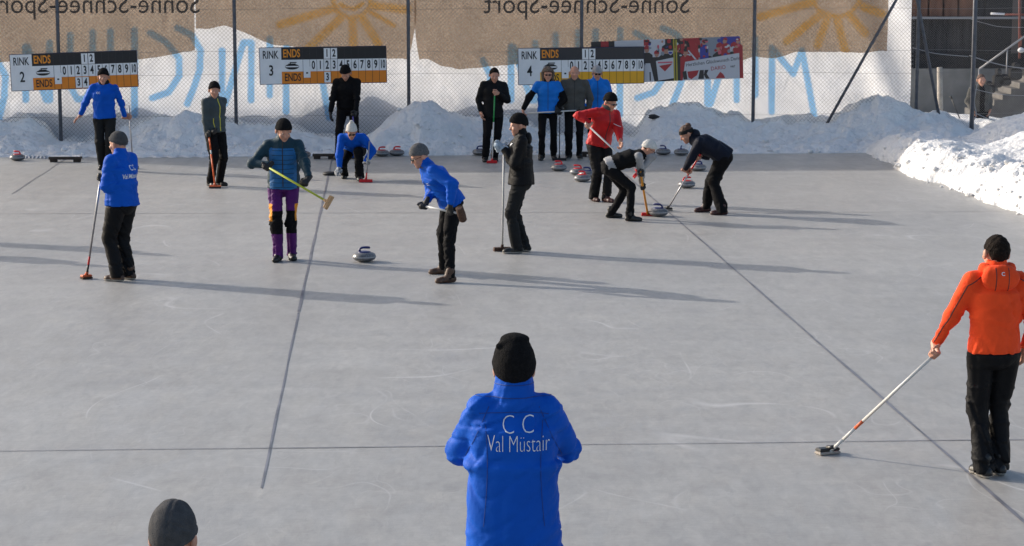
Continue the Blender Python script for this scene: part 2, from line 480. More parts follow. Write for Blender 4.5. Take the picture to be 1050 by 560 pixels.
    def f_jacket(P):
        d = smin(f_torso(P), f_arms(P), .040)
        m = 1.0
        for s in 'LR': m = m+1.0*np.exp(-(np.linalg.norm(P-arms[s][1].astype(np.float32), axis=1)/.11)**2)
        return d+wrinkle(P, seed, amp*k*rough)*m
    pts = np.array([hemc, neck, waist]+[x for s in 'LR' for x in arms[s][:3]])
    hj = .0095 if near else (.012 if base[1] < 30 else .015)
    jm = jmats or [jacket]
    cl = (lambda C: jclass(C, f_torso(C), f_arms(C), dict(pelvis=pelvis, neck=neck, up=up2, side=side, fwd=fwd, k=k, sh=sh, arms=arms))) if jclass else None
    jk, JV, JQ = sdf_obj('jacket', f_jacket, pts.min(0)-.21, pts.max(0)+.21, hj, jm, body, cl)
    # ---- trousers
    bg = baggy
    hip_dir = nrm(up1*.7+np.array([0, 0, .3]))
    def f_tr(P):
        d = econe(P, pelvis-hip_dir*.07*k, pelvis+up1*.10*k, (.165*k, .118*k), (.155*k, .105*k), side0)
        d = smin(d, ell(P, pelvis-fwd1*.035*k-np.array([0, 0, .05*k]), (.155*k, .105*k, .12*k)), .04)
        for s in 'LR':
            h, kn, an, g, fd = legs[s]
            an2 = an-np.array([0, 0, .045*k])
            e = smin(cap(P, h, kn, .098*k*bg, .070*k*bg), cap(P, kn, an2, .069*k*bg, .064*k*bg), .03)
            sel = P[:, 2] < .16
            e = np.where(sel, smax(e, .038*k-P[:, 2], .006), e)
            d = smin(d, e, .018)
        m = 1.0
        for s in 'LR':
            m = m+.9*np.exp(-(np.linalg.norm(P-legs[s][1].astype(np.float32), axis=1)/.12)**2)+1.1*np.exp(-(np.linalg.norm(P-legs[s][2].astype(np.float32), axis=1)/.12)**2)
        above = np.clip(((P-hemc.astype(np.float32)) @ up1.astype(np.float32))/.03, 0, 1)*np.clip((P[:, 2]-pelvis[2]+.18)/.05, 0, 1)*(1. if lean < 40 else 0.)
        return d+above*.035+wrinkle(P, seed+40, .019*k)*m
    pts = np.array([pelvis+up1*.12]+[x for s in 'LR' for x in legs[s][:3]])
    lo = pts.min(0)-.17; lo[2] = 0
    tc = (lambda C: tclass(C, dict(legs=legs, k=k))) if tclass else None
    tr, TV, TQ = sdf_obj('trousers', f_tr, lo, pts.max(0)+.16, hj, tmats or [trousers], body, tc)
    # ---- shoes
    for s in 'LR':
        h, kn, an, g, fd = legs[s]
        sd = np.cross(fd, [0, 0, 1.])
        heel = g-fd*.070*k+np.array([0, 0, .040*k]); toe = g+fd*.125*k+np.array([0, 0, .028*k])
        def f_sh(P):
            d = smin(cap(P, heel, toe, .040*k, .033*k), cap(P, g+fd*.0+np.array([0, 0, .05*k]), an+np.array([0, 0, .05*k]), .046*k, .050*k), .04)
            d = smin(d, cap(P, g+fd*.07*k+sd*.012*k+np.array([0, 0, .03*k]), g+fd*.10*k-sd*.010*k+np.array([0, 0, .026*k]), .041*k, .037*k), .02)
            return smax(d, -(P[:, 2]-.003), .004)
        a = np.array([heel, toe, an+np.array([0, 0, .1])])
        sc = (lambda C: (C[:, 2] < .024*k)*1) if sole else None
        sdf_obj('shoe', f_sh, a.min(0)-.07, a.max(0)+.07, .007 if near else .009, [shoes]+([sole] if sole else []), body, sc)
    # ---- gloves
    for s in 'LR':
        if gl[s]:
            lo, hi = bounds(HP[s], .02)
            sdf_obj('glove', lambda P: union(P, HP[s], .005, .010), lo, hi, .0055, gl[s], body)
    # ---- eyes or glasses
    hw = lambda x, y, z: hc+Mh@(np.array([x, y, z])*kh)
    Mx = Matrix([[*(Mh[i]*kh), hc[i]] for i in range(3)]+[[0, 0, 0, 1]])
    for sx in (-1, 1):
        mb = MB()
        mb.lathe([(.0105*math.sin(t), .0105*math.cos(t)) for t in np.linspace(.001, 3.14, 9)], 12, 0)
        mb.lathe([(.0060*math.sin(t), .0060*math.cos(t)) for t in np.linspace(.001, 3.14, 7)], 10, 1, c=(0, 0, 0))
        mb.v = [tuple(Mx @ Vector((v[0]+sx*.031, v[1]+.0725+(.0062 if i >= 108 else 0), v[2]+.003))) for i, v in enumerate(mb.v)]
        mb.build('eye', [EYEW, EYED], body)
    mb = MB(); mb.tube([(-.017, .0862, -.062), (0, .0885, -.061), (.017, .0862, -.062)], .0042, 6, 0)
    mb.v = [tuple(Mx @ Vector(v)) for v in mb.v]; mb.build('lips', LIP, body)
    if glasses:
        mb = MB()
        for sx in (-1, 1):
            mb.lathe([(.0, .004), (.021, .003), (.023, 0), (.021, -.003), (0, -.004)], 16, 0)
            n = 5*16
            mb.v[-n:] = [(v[0]*1.08+sx*.030, .102+v[2]-abs(v[0]*1.08+sx*.030)**2*4, v[1]*.72+.003) for v in mb.v[-n:]]
            mb.tube([(sx*.052, .094, .006), (sx*.076, .05, .006), (sx*.082, -.01, .0)], .0025, 6)
        mb.tube([(-.012, .103, .006), (.012, .103, .006)], .0025, 6)
        mb.v = [tuple(Mx @ Vector(v)) for v in mb.v]; mb.build('sunglasses', GLASS, body)
    # ---- hair / hat
    B = .135*k
    box = (hc-.17*k, hc+.20*k)
    hatmat, style = (hat if hat else (None, None))
    def f_hair(P):
        q = hl(P)
        infl = .006 if not hat else -.001
        d = ell(q, (0, -.016, .026), (.076+infl, .096+infl, .094+infl))
        n = .0026*np.sin(q[:, 0]*300+4*np.sin(q[:, 2]*90))*np.sin(q[:, 1]*260)+.004*np.sin(q[:, 0]*75+2*np.sin(q[:, 1]*60))*np.sin(q[:, 2]*80+q[:, 1]*50)
        front = (q[:, 1]*1.0-(q[:, 2]-.055)*.9-.052)      # hairline
        low = -(q[:, 2]+.078-1.15*np.maximum(q[:, 1]+.045, 0))
        d = smax(d, front, .008); d = smax(d, low, .008)
        earc = np.linalg.norm((q-np.float32((0, -.008, -.012)))[:, 1:], axis=1)-.037
        d = np.where(np.abs(q[:, 0]) > .05, smax(d, -earc, .006), d)
        return (d+n)*k
    if hair is not None: sdf_obj('hair', f_hair, box[0], box[1], .0055 if near else .0075, hair, body)
    if hat:
        nm = 'cap' if style == 'cap' else 'beanie'
        kw = hatkw
        def f_hat(P):
            q = hl(P)
            if style == 'fur':
                d = ell(q, (0, -.015, .04), (.105, .125, .105))
                d = smax(d, -(q[:, 2]-(.035+.3*q[:, 1])), .015)
                for sx in (-1, 1): d = smin(d, cap(q, (sx*.088, -.01, .03), (sx*.082, .015, -.085), .032, .028), .02)
                return (d+.004*np.sin(q[:, 0]*170+3*np.sin(q[:, 2]*80))*np.sin(q[:, 1]*190+2*np.sin(q[:, 2]*130)))*k
            th = kw.get('h', .112)
            hs = kw.get('w', 1.0); d = ell(q, (0, -.014, .034), (.0895*hs, .110*hs, th))
            pl = q[:, 2]-(.016-kw.get('low', 0)+.42*q[:, 1])
            if style == 'beanie':
                fold = kw.get('fold', .045)
                d = d-.0045*(1/(1+np.exp((pl-fold)/.003)))
                if kw.get('flop'):
                    d = smin(d, ell(q, (.004, -.02, .138), (.066, .060, .026)), .014)
                    d = smin(d, cap(q, (-.02, -.06, .128), (-.068, -.065, .112), .018, .014), .010)
                if kw.get('tall'): d = smin(d, cap(q, (0, -.03, .10), (0, -.045, .155), .055, .032), .04)
            if style == 'cap':
                bq = q-np.float32((0, .10, .052))
                brim = smax(ell(q, (0, .085, .048), (.075, .085, .030)), np.abs(q[:, 2]-.050+.25*(q[:, 1]-.1)+q[:, 0]**2*6)-.003, .002)
                d = smax(d, -pl, .003)
                d = smin(d, brim, .005)
                return d*k
            if kw.get('seam'):
                d = d+.0035*np.exp(-(np.abs(q[:, 0]-.012)/.004)**2)+.0035*np.exp(-((q[:, 2]*.95+q[:, 0]*.35-.075)/.004)**2)*(q[:, 0] > .01)
            a = np.arctan2(q[:, 1]+.014, q[:, 0])
            d = d+.0010*np.sin(a*46)*(kw.get('rib', 1))
            d = smax(d, -pl, .005)
            return (d+wrinkle(P, seed+9, .004, 1.3))*k
        ho, _, _ = sdf_obj(nm if style != 'fur' else 'fur_hat', f_hat, box[0]-.02, box[1]+.03, .0055 if near else .0075, hatmat, body)
        if kw.get('pom'):
            c = hw(0, -.03, .165)
            def f_pom(P):
                q = (P-c.astype(np.float32))
                return np.linalg.norm(q, axis=1)-.036-.005*np.sin(q[:, 0]*150)*np.sin(q[:, 1]*140+1)*np.sin(q[:, 2]*160)
            sdf_obj('bobble', f_pom, c-.05, c+.05, .006, hatmat, ho)
    if scarf:
        def f_sc(P):
            c1 = neck+nk*.045*k; q = (P-c1.astype(np.float32)) @ np.stack([side, fwd, nrm(nk)], 1).astype(np.float32)
            r = np.sqrt((q[:, 0]/1.0)**2+(q[:, 1]/1.05)**2)
            d = np.sqrt((r-.066*k)**2+(q[:, 2]*.7)**2)-.026*k
            return d+wrinkle(P, seed+3, .012)
        sdf_obj('scarf', f_sc, neck-.13, neck+.17, .009, scarf, body)
    bvh = BVHTree.FromPolygons([tuple(v) for v in JV], [tuple(q) for q in JQ])
    ctx = dict(body=body, bvh=bvh, jk=jk, neck=neck, pelvis=pelvis, waist=waist, side=side, fwd=fwd, up=up2, up1=up1, k=k, arms=arms,
               hc=hc, Mh=Mh, sh=sh, legs=legs, loc=loc, hl=hl, near=near, hw=hw, hemc=hemc, fwd1=fwd1, tr=tr)
    if extra: extra(ctx)
    return ctx

def front_zip(c, m=ZIPD, w=.012, off=0., sgn=1, frm=-.02, to=.52):
    pts = [c['pelvis']+c['up1']*0+(c['neck']-c['pelvis'])*t+c['fwd']*.45*sgn+c['side']*off for t in np.linspace(frm, to/.52, 26)]
    ribbon('zip', c['bvh'], pts, [tuple(-c['fwd']*sgn)]*26, w, m, c['jk'])
def drape_text(c, txt, size, cx, cz, m=PRINT, sgn=-1, name='print', bold=0.0, sx=1.0):
    """lettering printed on the jacket; cz = height along the spine from the neck, sgn -1 = on the back"""
    V, Fs = text_tris(txt, size, bold=bold)
    bm = bmesh.new(); vs = [bm.verts.new(v) for v in V]
    for f in Fs:
        try: bm.faces.new([vs[i] for i in f])
        except ValueError: pass
    bmesh.ops.triangulate(bm, faces=bm.faces)
    for _ in range(3):
        L_ = [e for e in bm.edges if e.calc_length() > .014]
        if L_: bmesh.ops.subdivide_edges(bm, edges=L_, cuts=1); bmesh.ops.triangulate(bm, faces=bm.faces)
    bm.verts.index_update(); V = [v.co[:] for v in bm.verts]; Fs = [tuple(v.index for v in f.verts) for f in bm.faces]; bm.free()
    D = c['fwd']*sgn; out = []
    rt = c['side']*(-sgn)                       # text reads left to right for the onlooker
    # onlooker sees the back: his right is the wearer's right; the front: his right is the wearer's left
    rt = c['side'] if sgn < 0 else -c['side']
    for x, y, z in V:
        p = c['neck']+rt*(cx+x*sx)+c['up']*(cz+y)+D*.5
        h = c['bvh'].ray_cast(Vector(p), Vector(-D))
        out.append(tuple((h[0] if h[0] is not None else Vector(p-D*.35))+Vector(D)*.003))
    mb = MB(); mb.add(out, Fs); return mb.build(name, m, c['jk'])

# ------------------------------------------------------------------ brooms
WHITEP = mat('white_pole', (.62, .62, .60), .35); YELP = mat('yellow_green_pole', (.50, .55, .04), .35)
GREENP = mat('green_pole', (.02, .28, .07), .4); ORP = mat('orange_yellow_pole', (.75, .30, .03), .4)
SILV = mat('grey_alu_pole', (.35, .35, .37), .35, metal=.6); PURP = mat('violet_pole', (.10, .08, .38), .4)
BLKP = mat('black_pole', (.015, .015, .018), .35); REDP = mat('red_plastic', (.60, .015, .02), .4)
WOOD = mat('pale_wood', (.48, .30, .15), .6, var=.2, vscale=20, stretch=(1, 8, 8)); BROWNH = mat('brown_hair_brush', (.085, .045, .03), .9, bump=.8, bscale=200, var=.3, vscale=60)
BLKPL = mat('black_plastic', (.015, .015, .016), .4); PADW = mat('worn_pad', (.38, .34, .30), .9, var=.2)
ORPL = mat('orange_plastic', (.62, .12, .04), .5)
def broom(label, A, G, ext=1.05, pole=WHITEP, bands=(), headm=(BLKPL, PADW), kind='pad', across=(1, 0, 0), group='curling brooms', w=.20, r=.0125):
    """A = head end of the pole, G = gripping hand on it; the pole runs on to A + (G - A) * ext"""
    A = np.asarray(A, float); G = np.asarray(G, float); B = A+(G-A)*ext; d = nrm(B-A); L = np.linalg.norm(B-A)
    root = empty('broom', A); tag(root, label, 'broom', group)
    MT = [pole]+[b[2] for b in bands]
    mb = MB(); st = [0.0]; seg = []
    edges = sorted([(b[0], b[1], i+1) for i, b in enumerate(bands)]); cur = 0.0
    for a, b, i in edges:
        if a > cur: seg.append((cur, a, 0))
        seg.append((a, b, i)); cur = b
    if cur < 1: seg.append((cur, 1, 0))
    for a, b, i in seg: mb.tube([d*(.03+(L-.03)*a), d*(.03+(L-.03)*b)], r if i == 0 else r*1.04, 12, i)
    mb.build('handle', MT, root)
    ac = np.asarray(across, float)
    if kind == 'air':
        x = nrm(ac-d*np.dot(ac, d)); z = d
    else:
        z = np.array([0, 0, 1.]); x = nrm([ac[0], ac[1], 0])
    y = np.cross(z, x)
    M = Matrix([[x[i], y[i], z[i], 0] for i in range(3)]+[[0, 0, 0, 1]])
    h = MB()
    if kind == 'roll':
        x = nrm(ac-d*np.dot(ac, d)); z = d; y = np.cross(z, x)
        prof = [(.001, -w/2), (.035, -w/2), (.045, -w/2+.01), (.050, 0), (.045, w/2-.01), (.035, w/2), (.001, w/2)]
        h.lathe(prof, 18, 0, False)
        h.v = [tuple(x*v[2]+y*v[0]+z*v[1]) for v in h.v]
        h.build('head', headm[0], root); return root, d
    h.box((-w/2, -.035, .022), (w/2, .035, .05), 0, M, bev=.008)
    h.tube([M @ Vector((0, 0, .045)), Vector(d*.09)], [.022, .016], 10, 0)
    hd = h.build('head', headm[0], root)
    q = MB(); q.box((-w/2-.004, -.040, 0.002), (w/2+.004, .040, .024), 0, M, bev=.007)
    q.build('brush_pad', headm[1], hd)
    return root, d
def grip(A, G, t=1.0):
    A = np.asarray(A, float); G = np.asarray(G, float)
    return dict(w=A+(G-A)*t, pole=G-A)
# ------------------------------------------------------------------ ice, snow
def mat_ice():
    m = bpy.data.materials.new('ice'); m.use_nodes = True; nt = m.node_tree; b = nt.nodes['Principled BSDF']
    N = nt.nodes.new; Lk = nt.links.new
    tc = N('ShaderNodeTexCoord')
    def noise(sc, det, stretch=(1, 1, 1), dist=0.0, rot=0.0):
        mp = N('ShaderNodeMapping'); mp.inputs['Scale'].default_value = stretch; mp.inputs['Rotation'].default_value = (0, 0, rot)
        Lk(tc.outputs['Object'], mp.inputs['Vector'])
        n = N('ShaderNodeTexNoise'); n.inputs['Scale'].default_value = sc; n.inputs['Detail'].default_value = det; n.inputs['Distortion'].default_value = dist
        Lk(mp.outputs['Vector'], n.inputs['Vector']); return n.outputs['Fac']
    def ramp(s, p0, p1, c0, c1):
        r = N('ShaderNodeValToRGB'); e = r.color_ramp.elements
        e[0].position = p0; e[1].position = p1; e[0].color = (*c0, 1); e[1].color = (*c1, 1); Lk(s, r.inputs['Fac']); return r.outputs['Color']
    def mix(mode, f, a, c):
        x = N('ShaderNodeMix'); x.data_type = 'RGBA'; x.blend_type = mode
        if isinstance(f, float): x.inputs['Factor'].default_value = f
        else: Lk(f, x.inputs['Factor'])
        Lk(a, x.inputs['A']); Lk(c, x.inputs['B']); return x.outputs['Result']
    c = ramp(noise(.35, 5, dist=.8), .3, .7, (.250, .248, .243), (.286, .284, .277))
    c = mix('MULTIPLY', 1.0, c, ramp(noise(2.2, 8, (1, .45, 1), 1.6), .32, .68, (.90, .903, .912), (1.08, 1.08, 1.075)))
    c = mix('MULTIPLY', 1.0, c, ramp(noise(14, 6, (1, .35, 1), .8, .3), .3, .7, (.90, .90, .905), (1.10, 1.10, 1.095)))
    c = mix('MULTIPLY', 1.0, c, ramp(noise(1.1, 3, (.25, 2.2, 1), .3), .35, .65, (.95, .95, .955), (1.05, 1.05, 1.045)))
    c = mix('MULTIPLY', 1.0, c, ramp(noise(30, 6, (.35, 1.2, 1), 1.0, .1), .3, .7, (.92, .92, .922), (1.07, 1.07, 1.068)))
    # thin pale flood lines and skate scratches
    for sc, wd, st in ((.28, .0035, .9), (.55, .004, .6), (1.3, .006, .4)):
        n = noise(sc, 2.2, (1, .6, 1), .5, sc*9)
        k = N('ShaderNodeMath'); k.operation = 'SUBTRACT'; Lk(n, k.inputs[0]); k.inputs[1].default_value = .5
        a = N('ShaderNodeMath'); a.operation = 'ABSOLUTE'; Lk(k.outputs[0], a.inputs[0])
        l = ramp(a.outputs[0], 0, wd, (1, 1, 1), (0, 0, 0))
        br = N('ShaderNodeMath'); br.operation = 'MULTIPLY'; Lk(l, br.inputs[0])
        rr = ramp(noise(.8, 3, (1, 1, 1), 0, 2.), .5, .62, (0, 0, 0), (st, st, st)); Lk(rr, br.inputs[1])
        w = N('ShaderNodeRGB'); w.outputs[0].default_value = (.42, .42, .42, 1)
        c = mix('MIX', br.outputs[0], c, w.outputs[0])
    Lk(c, b.inputs['Base Color'])
    b.inputs['Sheen Weight'].default_value = .12; b.inputs['Sheen Roughness'].default_value = .45
    rg = N('ShaderNodeMapRange'); Lk(noise(3, 6, (1, .4, 1), .5), rg.inputs['Value'])
    rg.inputs['From Min'].default_value = .3; rg.inputs['From Max'].default_value = .7
    rg.inputs['To Min'].default_value = .36; rg.inputs['To Max'].default_value = .54; Lk(rg.outputs[0], b.inputs['Roughness'])
    b.inputs['Specular IOR Level'].default_value = .55
    bp = N('ShaderNodeBump'); bp.inputs['Strength'].default_value = .22; bp.inputs['Distance'].default_value = .02
    Lk(noise(7, 8, (1, .5, 1), .6), bp.inputs['Height'])
    b2 = N('ShaderNodeBump'); b2.inputs['Strength'].default_value = .22; b2.inputs['Distance'].default_value = .004
    Lk(noise(60, 5), b2.inputs['Height']); Lk(bp.outputs['Normal'], b2.inputs['Normal']); Lk(b2.outputs['Normal'], b.inputs['Normal'])
    return m
ICE = mat_ice()
def mat_snow():
    m = mat('snow', (.88, .872, .86), .8, var=.05, vscale=3, spec=.25)
    nt = m.node_tree; b = nt.nodes['Principled BSDF']; tc = nt.nodes.new('ShaderNodeTexCoord'); last = None
    for sc, st, ds in ((3.5, .7, .14), (11, .9, .07), (40, .8, .022), (120, .6, .007)):
        n = nt.nodes.new('ShaderNodeTexNoise'); n.inputs['Scale'].default_value = sc; n.inputs['Detail'].default_value = 6
        nt.links.new(tc.outputs['Object'], n.inputs['Vector'])
        bp = nt.nodes.new('ShaderNodeBump'); bp.inputs['Strength'].default_value = st; bp.inputs['Distance'].default_value = ds
        nt.links.new(n.outputs['Fac'], bp.inputs['Height'])
        if last: nt.links.new(last, bp.inputs['Normal'])
        last = bp.outputs['Normal']
    nt.links.new(last, b.inputs['Normal'])
    b.inputs['Subsurface Weight'].default_value = 0.0
    return m
SNOW = mat_snow()
ice = MB(); ice.box((-45, -30, -.5), (15, 46, 0)); tag(ice.build('ice', ICE), kind='structure')
g = MB(); g.box((-700, -300, -1.2), (700, 1200, -.66)); tag(g.build('snow_ground', SNOW), kind='structure')
LINE = mat('line_in_ice', (.165, .168, .195), .4, var=.35, vscale=3, spec=.3)
LINEF = mat('faint_line_in_ice', (.235, .235, .25), .4, var=.2, vscale=3, spec=.3)
def line(p, q, w, m, wob=.006):
    a, b = gp(*p), gp(*q); n = int(np.linalg.norm(b-a)/.15)+2; d = nrm(b-a); s = np.array([-d[1], d[0], 0])
    V = []; Fs = []
    for i in range(n):
        c = a+(b-a)*i/(n-1); ww = w/2*(1+.18*math.sin(i*.21)+.1*math.sin(i*.57)); o = wob*math.sin(i*.31)
        V += [c+s*(o-ww)+np.array([0, 0, .004]), c+s*(o+ww)+np.array([0, 0, .004])]
    for i in range(n-1): Fs.append((2*i, 2*i+1, 2*i+3, 2*i+2))
    mb = MB(); mb.add(V, Fs); tag(mb.build('ice_line', m), kind='structure')
line((342, 156), (306, 320), .026, LINE, .002); line((305.9, 321), (268, 501), .017, LINE, .002)
line((640, 178), (1075, 557), .024, LINE, .002)
line((75, 158), (12, 199), .022, LINEF)
line((-400, 467.4), (1400, 447.2), .014, LINE)
line((-300, 220), (1300, 216.6), .02, LINEF)

# banks of cleared snow: one height field along the back and the right side of the rink
px_prof = [(-160,.6),(-60,.55),(0,.50),(30,.56),(48,.42),(62,.12),(110,.14),(128,.40),(160,.55),(200,.60),(232,.50),(244,.48),(300,.45),(322,.30),(345,.15),(385,.14),(400,.35),
           (430,.55),(470,.60),(520,.58),(545,.40),(560,.28),(600,.22),(636,.18),(650,.20),(664,.72),(695,.85),(730,.72),(770,.54),(800,.58),(850,.52),(872,.74),(900,1.02),(922,.74),(945,.62),(965,.64),(990,.42),(1050,.45),(1200,.5)]
XP = np.array([fp(p, 120)[0] for p, z in px_prof]); ZP = np.array([z for p, z in px_prof])
ex = [(905, 165), (940, 182), (985, 197), (1020, 210), (1050, 222)]
EXY = np.array([gp(*p)[1] for p in ex])[::-1]; EXX = np.array([gp(*p)[0] for p in ex])[::-1]
def snow_h(X, Y):
    Yf = fence_y(X); v = Y-(Yf-2.35+.25*(vnoise(X*.6, X*0+3)-.5))
    ridge = np.interp(X, XP, ZP)
    t = np.clip(v/2.2, 0, 1); prof = t**.75*(.35+.65*t)
    hb = ridge*prof
    def hump(cx, cv, w, d, h): return h*np.exp(-((X-cx)/w)**2-((v-cv)/d)**2)
    hb = hb+hump(fp(200, 110)[0], 1.15, .85, .7, .42)+hump(fp(428, 105)[0], 1.1, .9, .75, .55)+hump(fp(455, 120)[0], .9, .7, .5, .22)
    hb = hb+hump(fp(20, 130)[0], 1.2, .9, .6, .16)+hump(fp(700, 120)[0], 1.2, 1.2, .7, .12)+hump(fp(310, 130)[0], 1.3, .5, .4, .14)
    hb = hb+.34*fbm(X*1.1, Y*1.4, 5)*np.clip(v/.5, 0, 1)+(.20*fbm(X*4.5+9, Y*4.5, 4)+.10*fbm(X*11, Y*11, 2)+.24*(.12-np.abs(fbm(X*2.1+3, Y*2.6, 4))))*np.clip(v/.3, 0, 1)
    hb = np.where(v < 0, -.08, np.maximum(hb, .012))
    bh = .90+.55*fbm(X*.9+5, X*0+2, 3)+.1*np.sin(X*1.3)      # behind the banner the pile is higher
    bh = np.where((X > -4.6) & (X < -1.2), bh+.12, bh)-.45*np.clip((X-1.2)/1.2, 0, 1)+.25*fbm(X*3, X*0+8, 4)
    beh = np.clip((Y-Yf-.12)/.25, 0, 1)
    backp = np.where(X < 8.0, bh, ridge*.8)-np.clip(Y-Yf-.5, 0, 9)*.55
    h = hb*(1-beh)+backp*beh
    # right-hand bank
    e = np.interp(Y, EXY, EXX)+.22*(vnoise(Y*1.1, Y*0+7)-.5)+.08*(vnoise(Y*4, Y*0+9)-.5)
    u = X-e
    A = .47*np.clip(u/.42, 0, 1)**.6*np.exp(-((u-.75)/.85)**2*(u > .75))
    Bq = .50*np.exp(-((u-3.0)/1.1)**2)+.30*np.clip((u-1.2)/1.0, 0, 1)
    rb = np.maximum(A, 0)+Bq
    cl = np.abs(fbm(X*3.2, Y*3.2, 4)); lump = .5*(.14-cl)+.14*fbm(X*7, Y*7, 4)+.35*fbm(X*1.4+4, Y*1.4, 2)
    rb = rb+lump*np.clip(u/.3, 0, 1)*(.55+.45*np.clip((37-Y)/3, 0, 1))
    rb = rb-np.clip(u-4.2, 0, 9)*.45
    rb = np.where(u < 0, -.08, np.maximum(rb, .01))
    near = np.clip((Yf-1.0-Y)/2.6, 0, 1); 
    return np.where(u > 0, np.maximum(h*(1-near*0)*(v > 0)+(-.08)*(v <= 0), rb*(.25+.75*near)), h)
def grid_mesh(x0, x1, y0, y1, st, zcut):
    xs = np.arange(x0, x1, st); ys = np.arange(y0, y1, st); X, Y = np.meshgrid(xs, ys, indexing='ij')
    Z = snow_h(X, Y); V = np.stack([X, Y, Z], -1).reshape(-1, 3); nx, ny = X.shape
    I = np.arange(nx*ny).reshape(nx, ny); Q = np.stack([I[:-1, :-1], I[1:, :-1], I[1:, 1:], I[:-1, 1:]], -1).reshape(-1, 4)
    Q = Q[V[Q][:, :, 2].max(1) > zcut]
    used, inv = np.unique(Q, return_inverse=True)
    return V[used], inv.reshape(Q.shape)
V1, Q1 = grid_mesh(-15, 14.5, 40.0, 50.0, .055, -.3)
m_ = V1[Q1][:, :, 2].max(1) > -.01; keep = m_ | (V1[Q1][:, :, 1].min(1) > fence_y(V1[Q1][:, :, 0].mean(1)))
V2, Q2 = grid_mesh(-15+.055*389, 14.5, 40-.055*472, 40.001, .055, -.01)
me = np_mesh('snow_bank', np.concatenate([V1, V2]), np.concatenate([Q1[keep], Q2+len(V1)])); me.materials.append(SNOW)
tag(link(bpy.data.objects.new('snow_bank', me)), kind='structure')
# loose clods of snow broken off the banks
def clod(c, r, sd):
    rs = np.random.RandomState(sd); ks = rs.normal(size=(3, 3))*3
    V = []; Fs = []
    bm = bmesh.new(); bmesh.ops.create_icosphere(bm, subdivisions=2, radius=1)
    for v in bm.verts:
        n = np.array(v.co); f = 1+.22*sum(math.sin(float(n@k)) for k in ks)/1.5; V.append(np.array(c)+n*r*f*np.array([1.1, .9, .75]))
    Fs = [tuple(v.index for v in f.verts) for f in bm.faces]; bm.free(); return V, Fs
mb = MB(); rs = np.random.RandomState(4)
for i in range(230):
    Y = rs.uniform(28, 40.5); e = float(np.interp(Y, EXY, EXX)); X = e+abs(rs.normal(0, .9))-.08
    r = .012+.05*rs.rand()**3; z = max(float(snow_h(np.array([X]), np.array([Y]))[0]), 0)
    mb.add(*clod((X, Y, z+r*.3), r, i), 0, True)
for i in range(160):
    X = rs.uniform(-11, 7); Y = float(fence_y(X))-2.3+abs(rs.normal(0, .5)); r = .015+.04*rs.rand()**3
    z = max(float(snow_h(np.array([X]), np.array([Y]))[0]), 0); mb.add(*clod((X, Y, z+r*.3), r, 900+i), 0, True)
tag(mb.build('snow_clods', SNOW), 'loose white clods of snow crumbled from the snow banks', 'snow', kind='stuff')

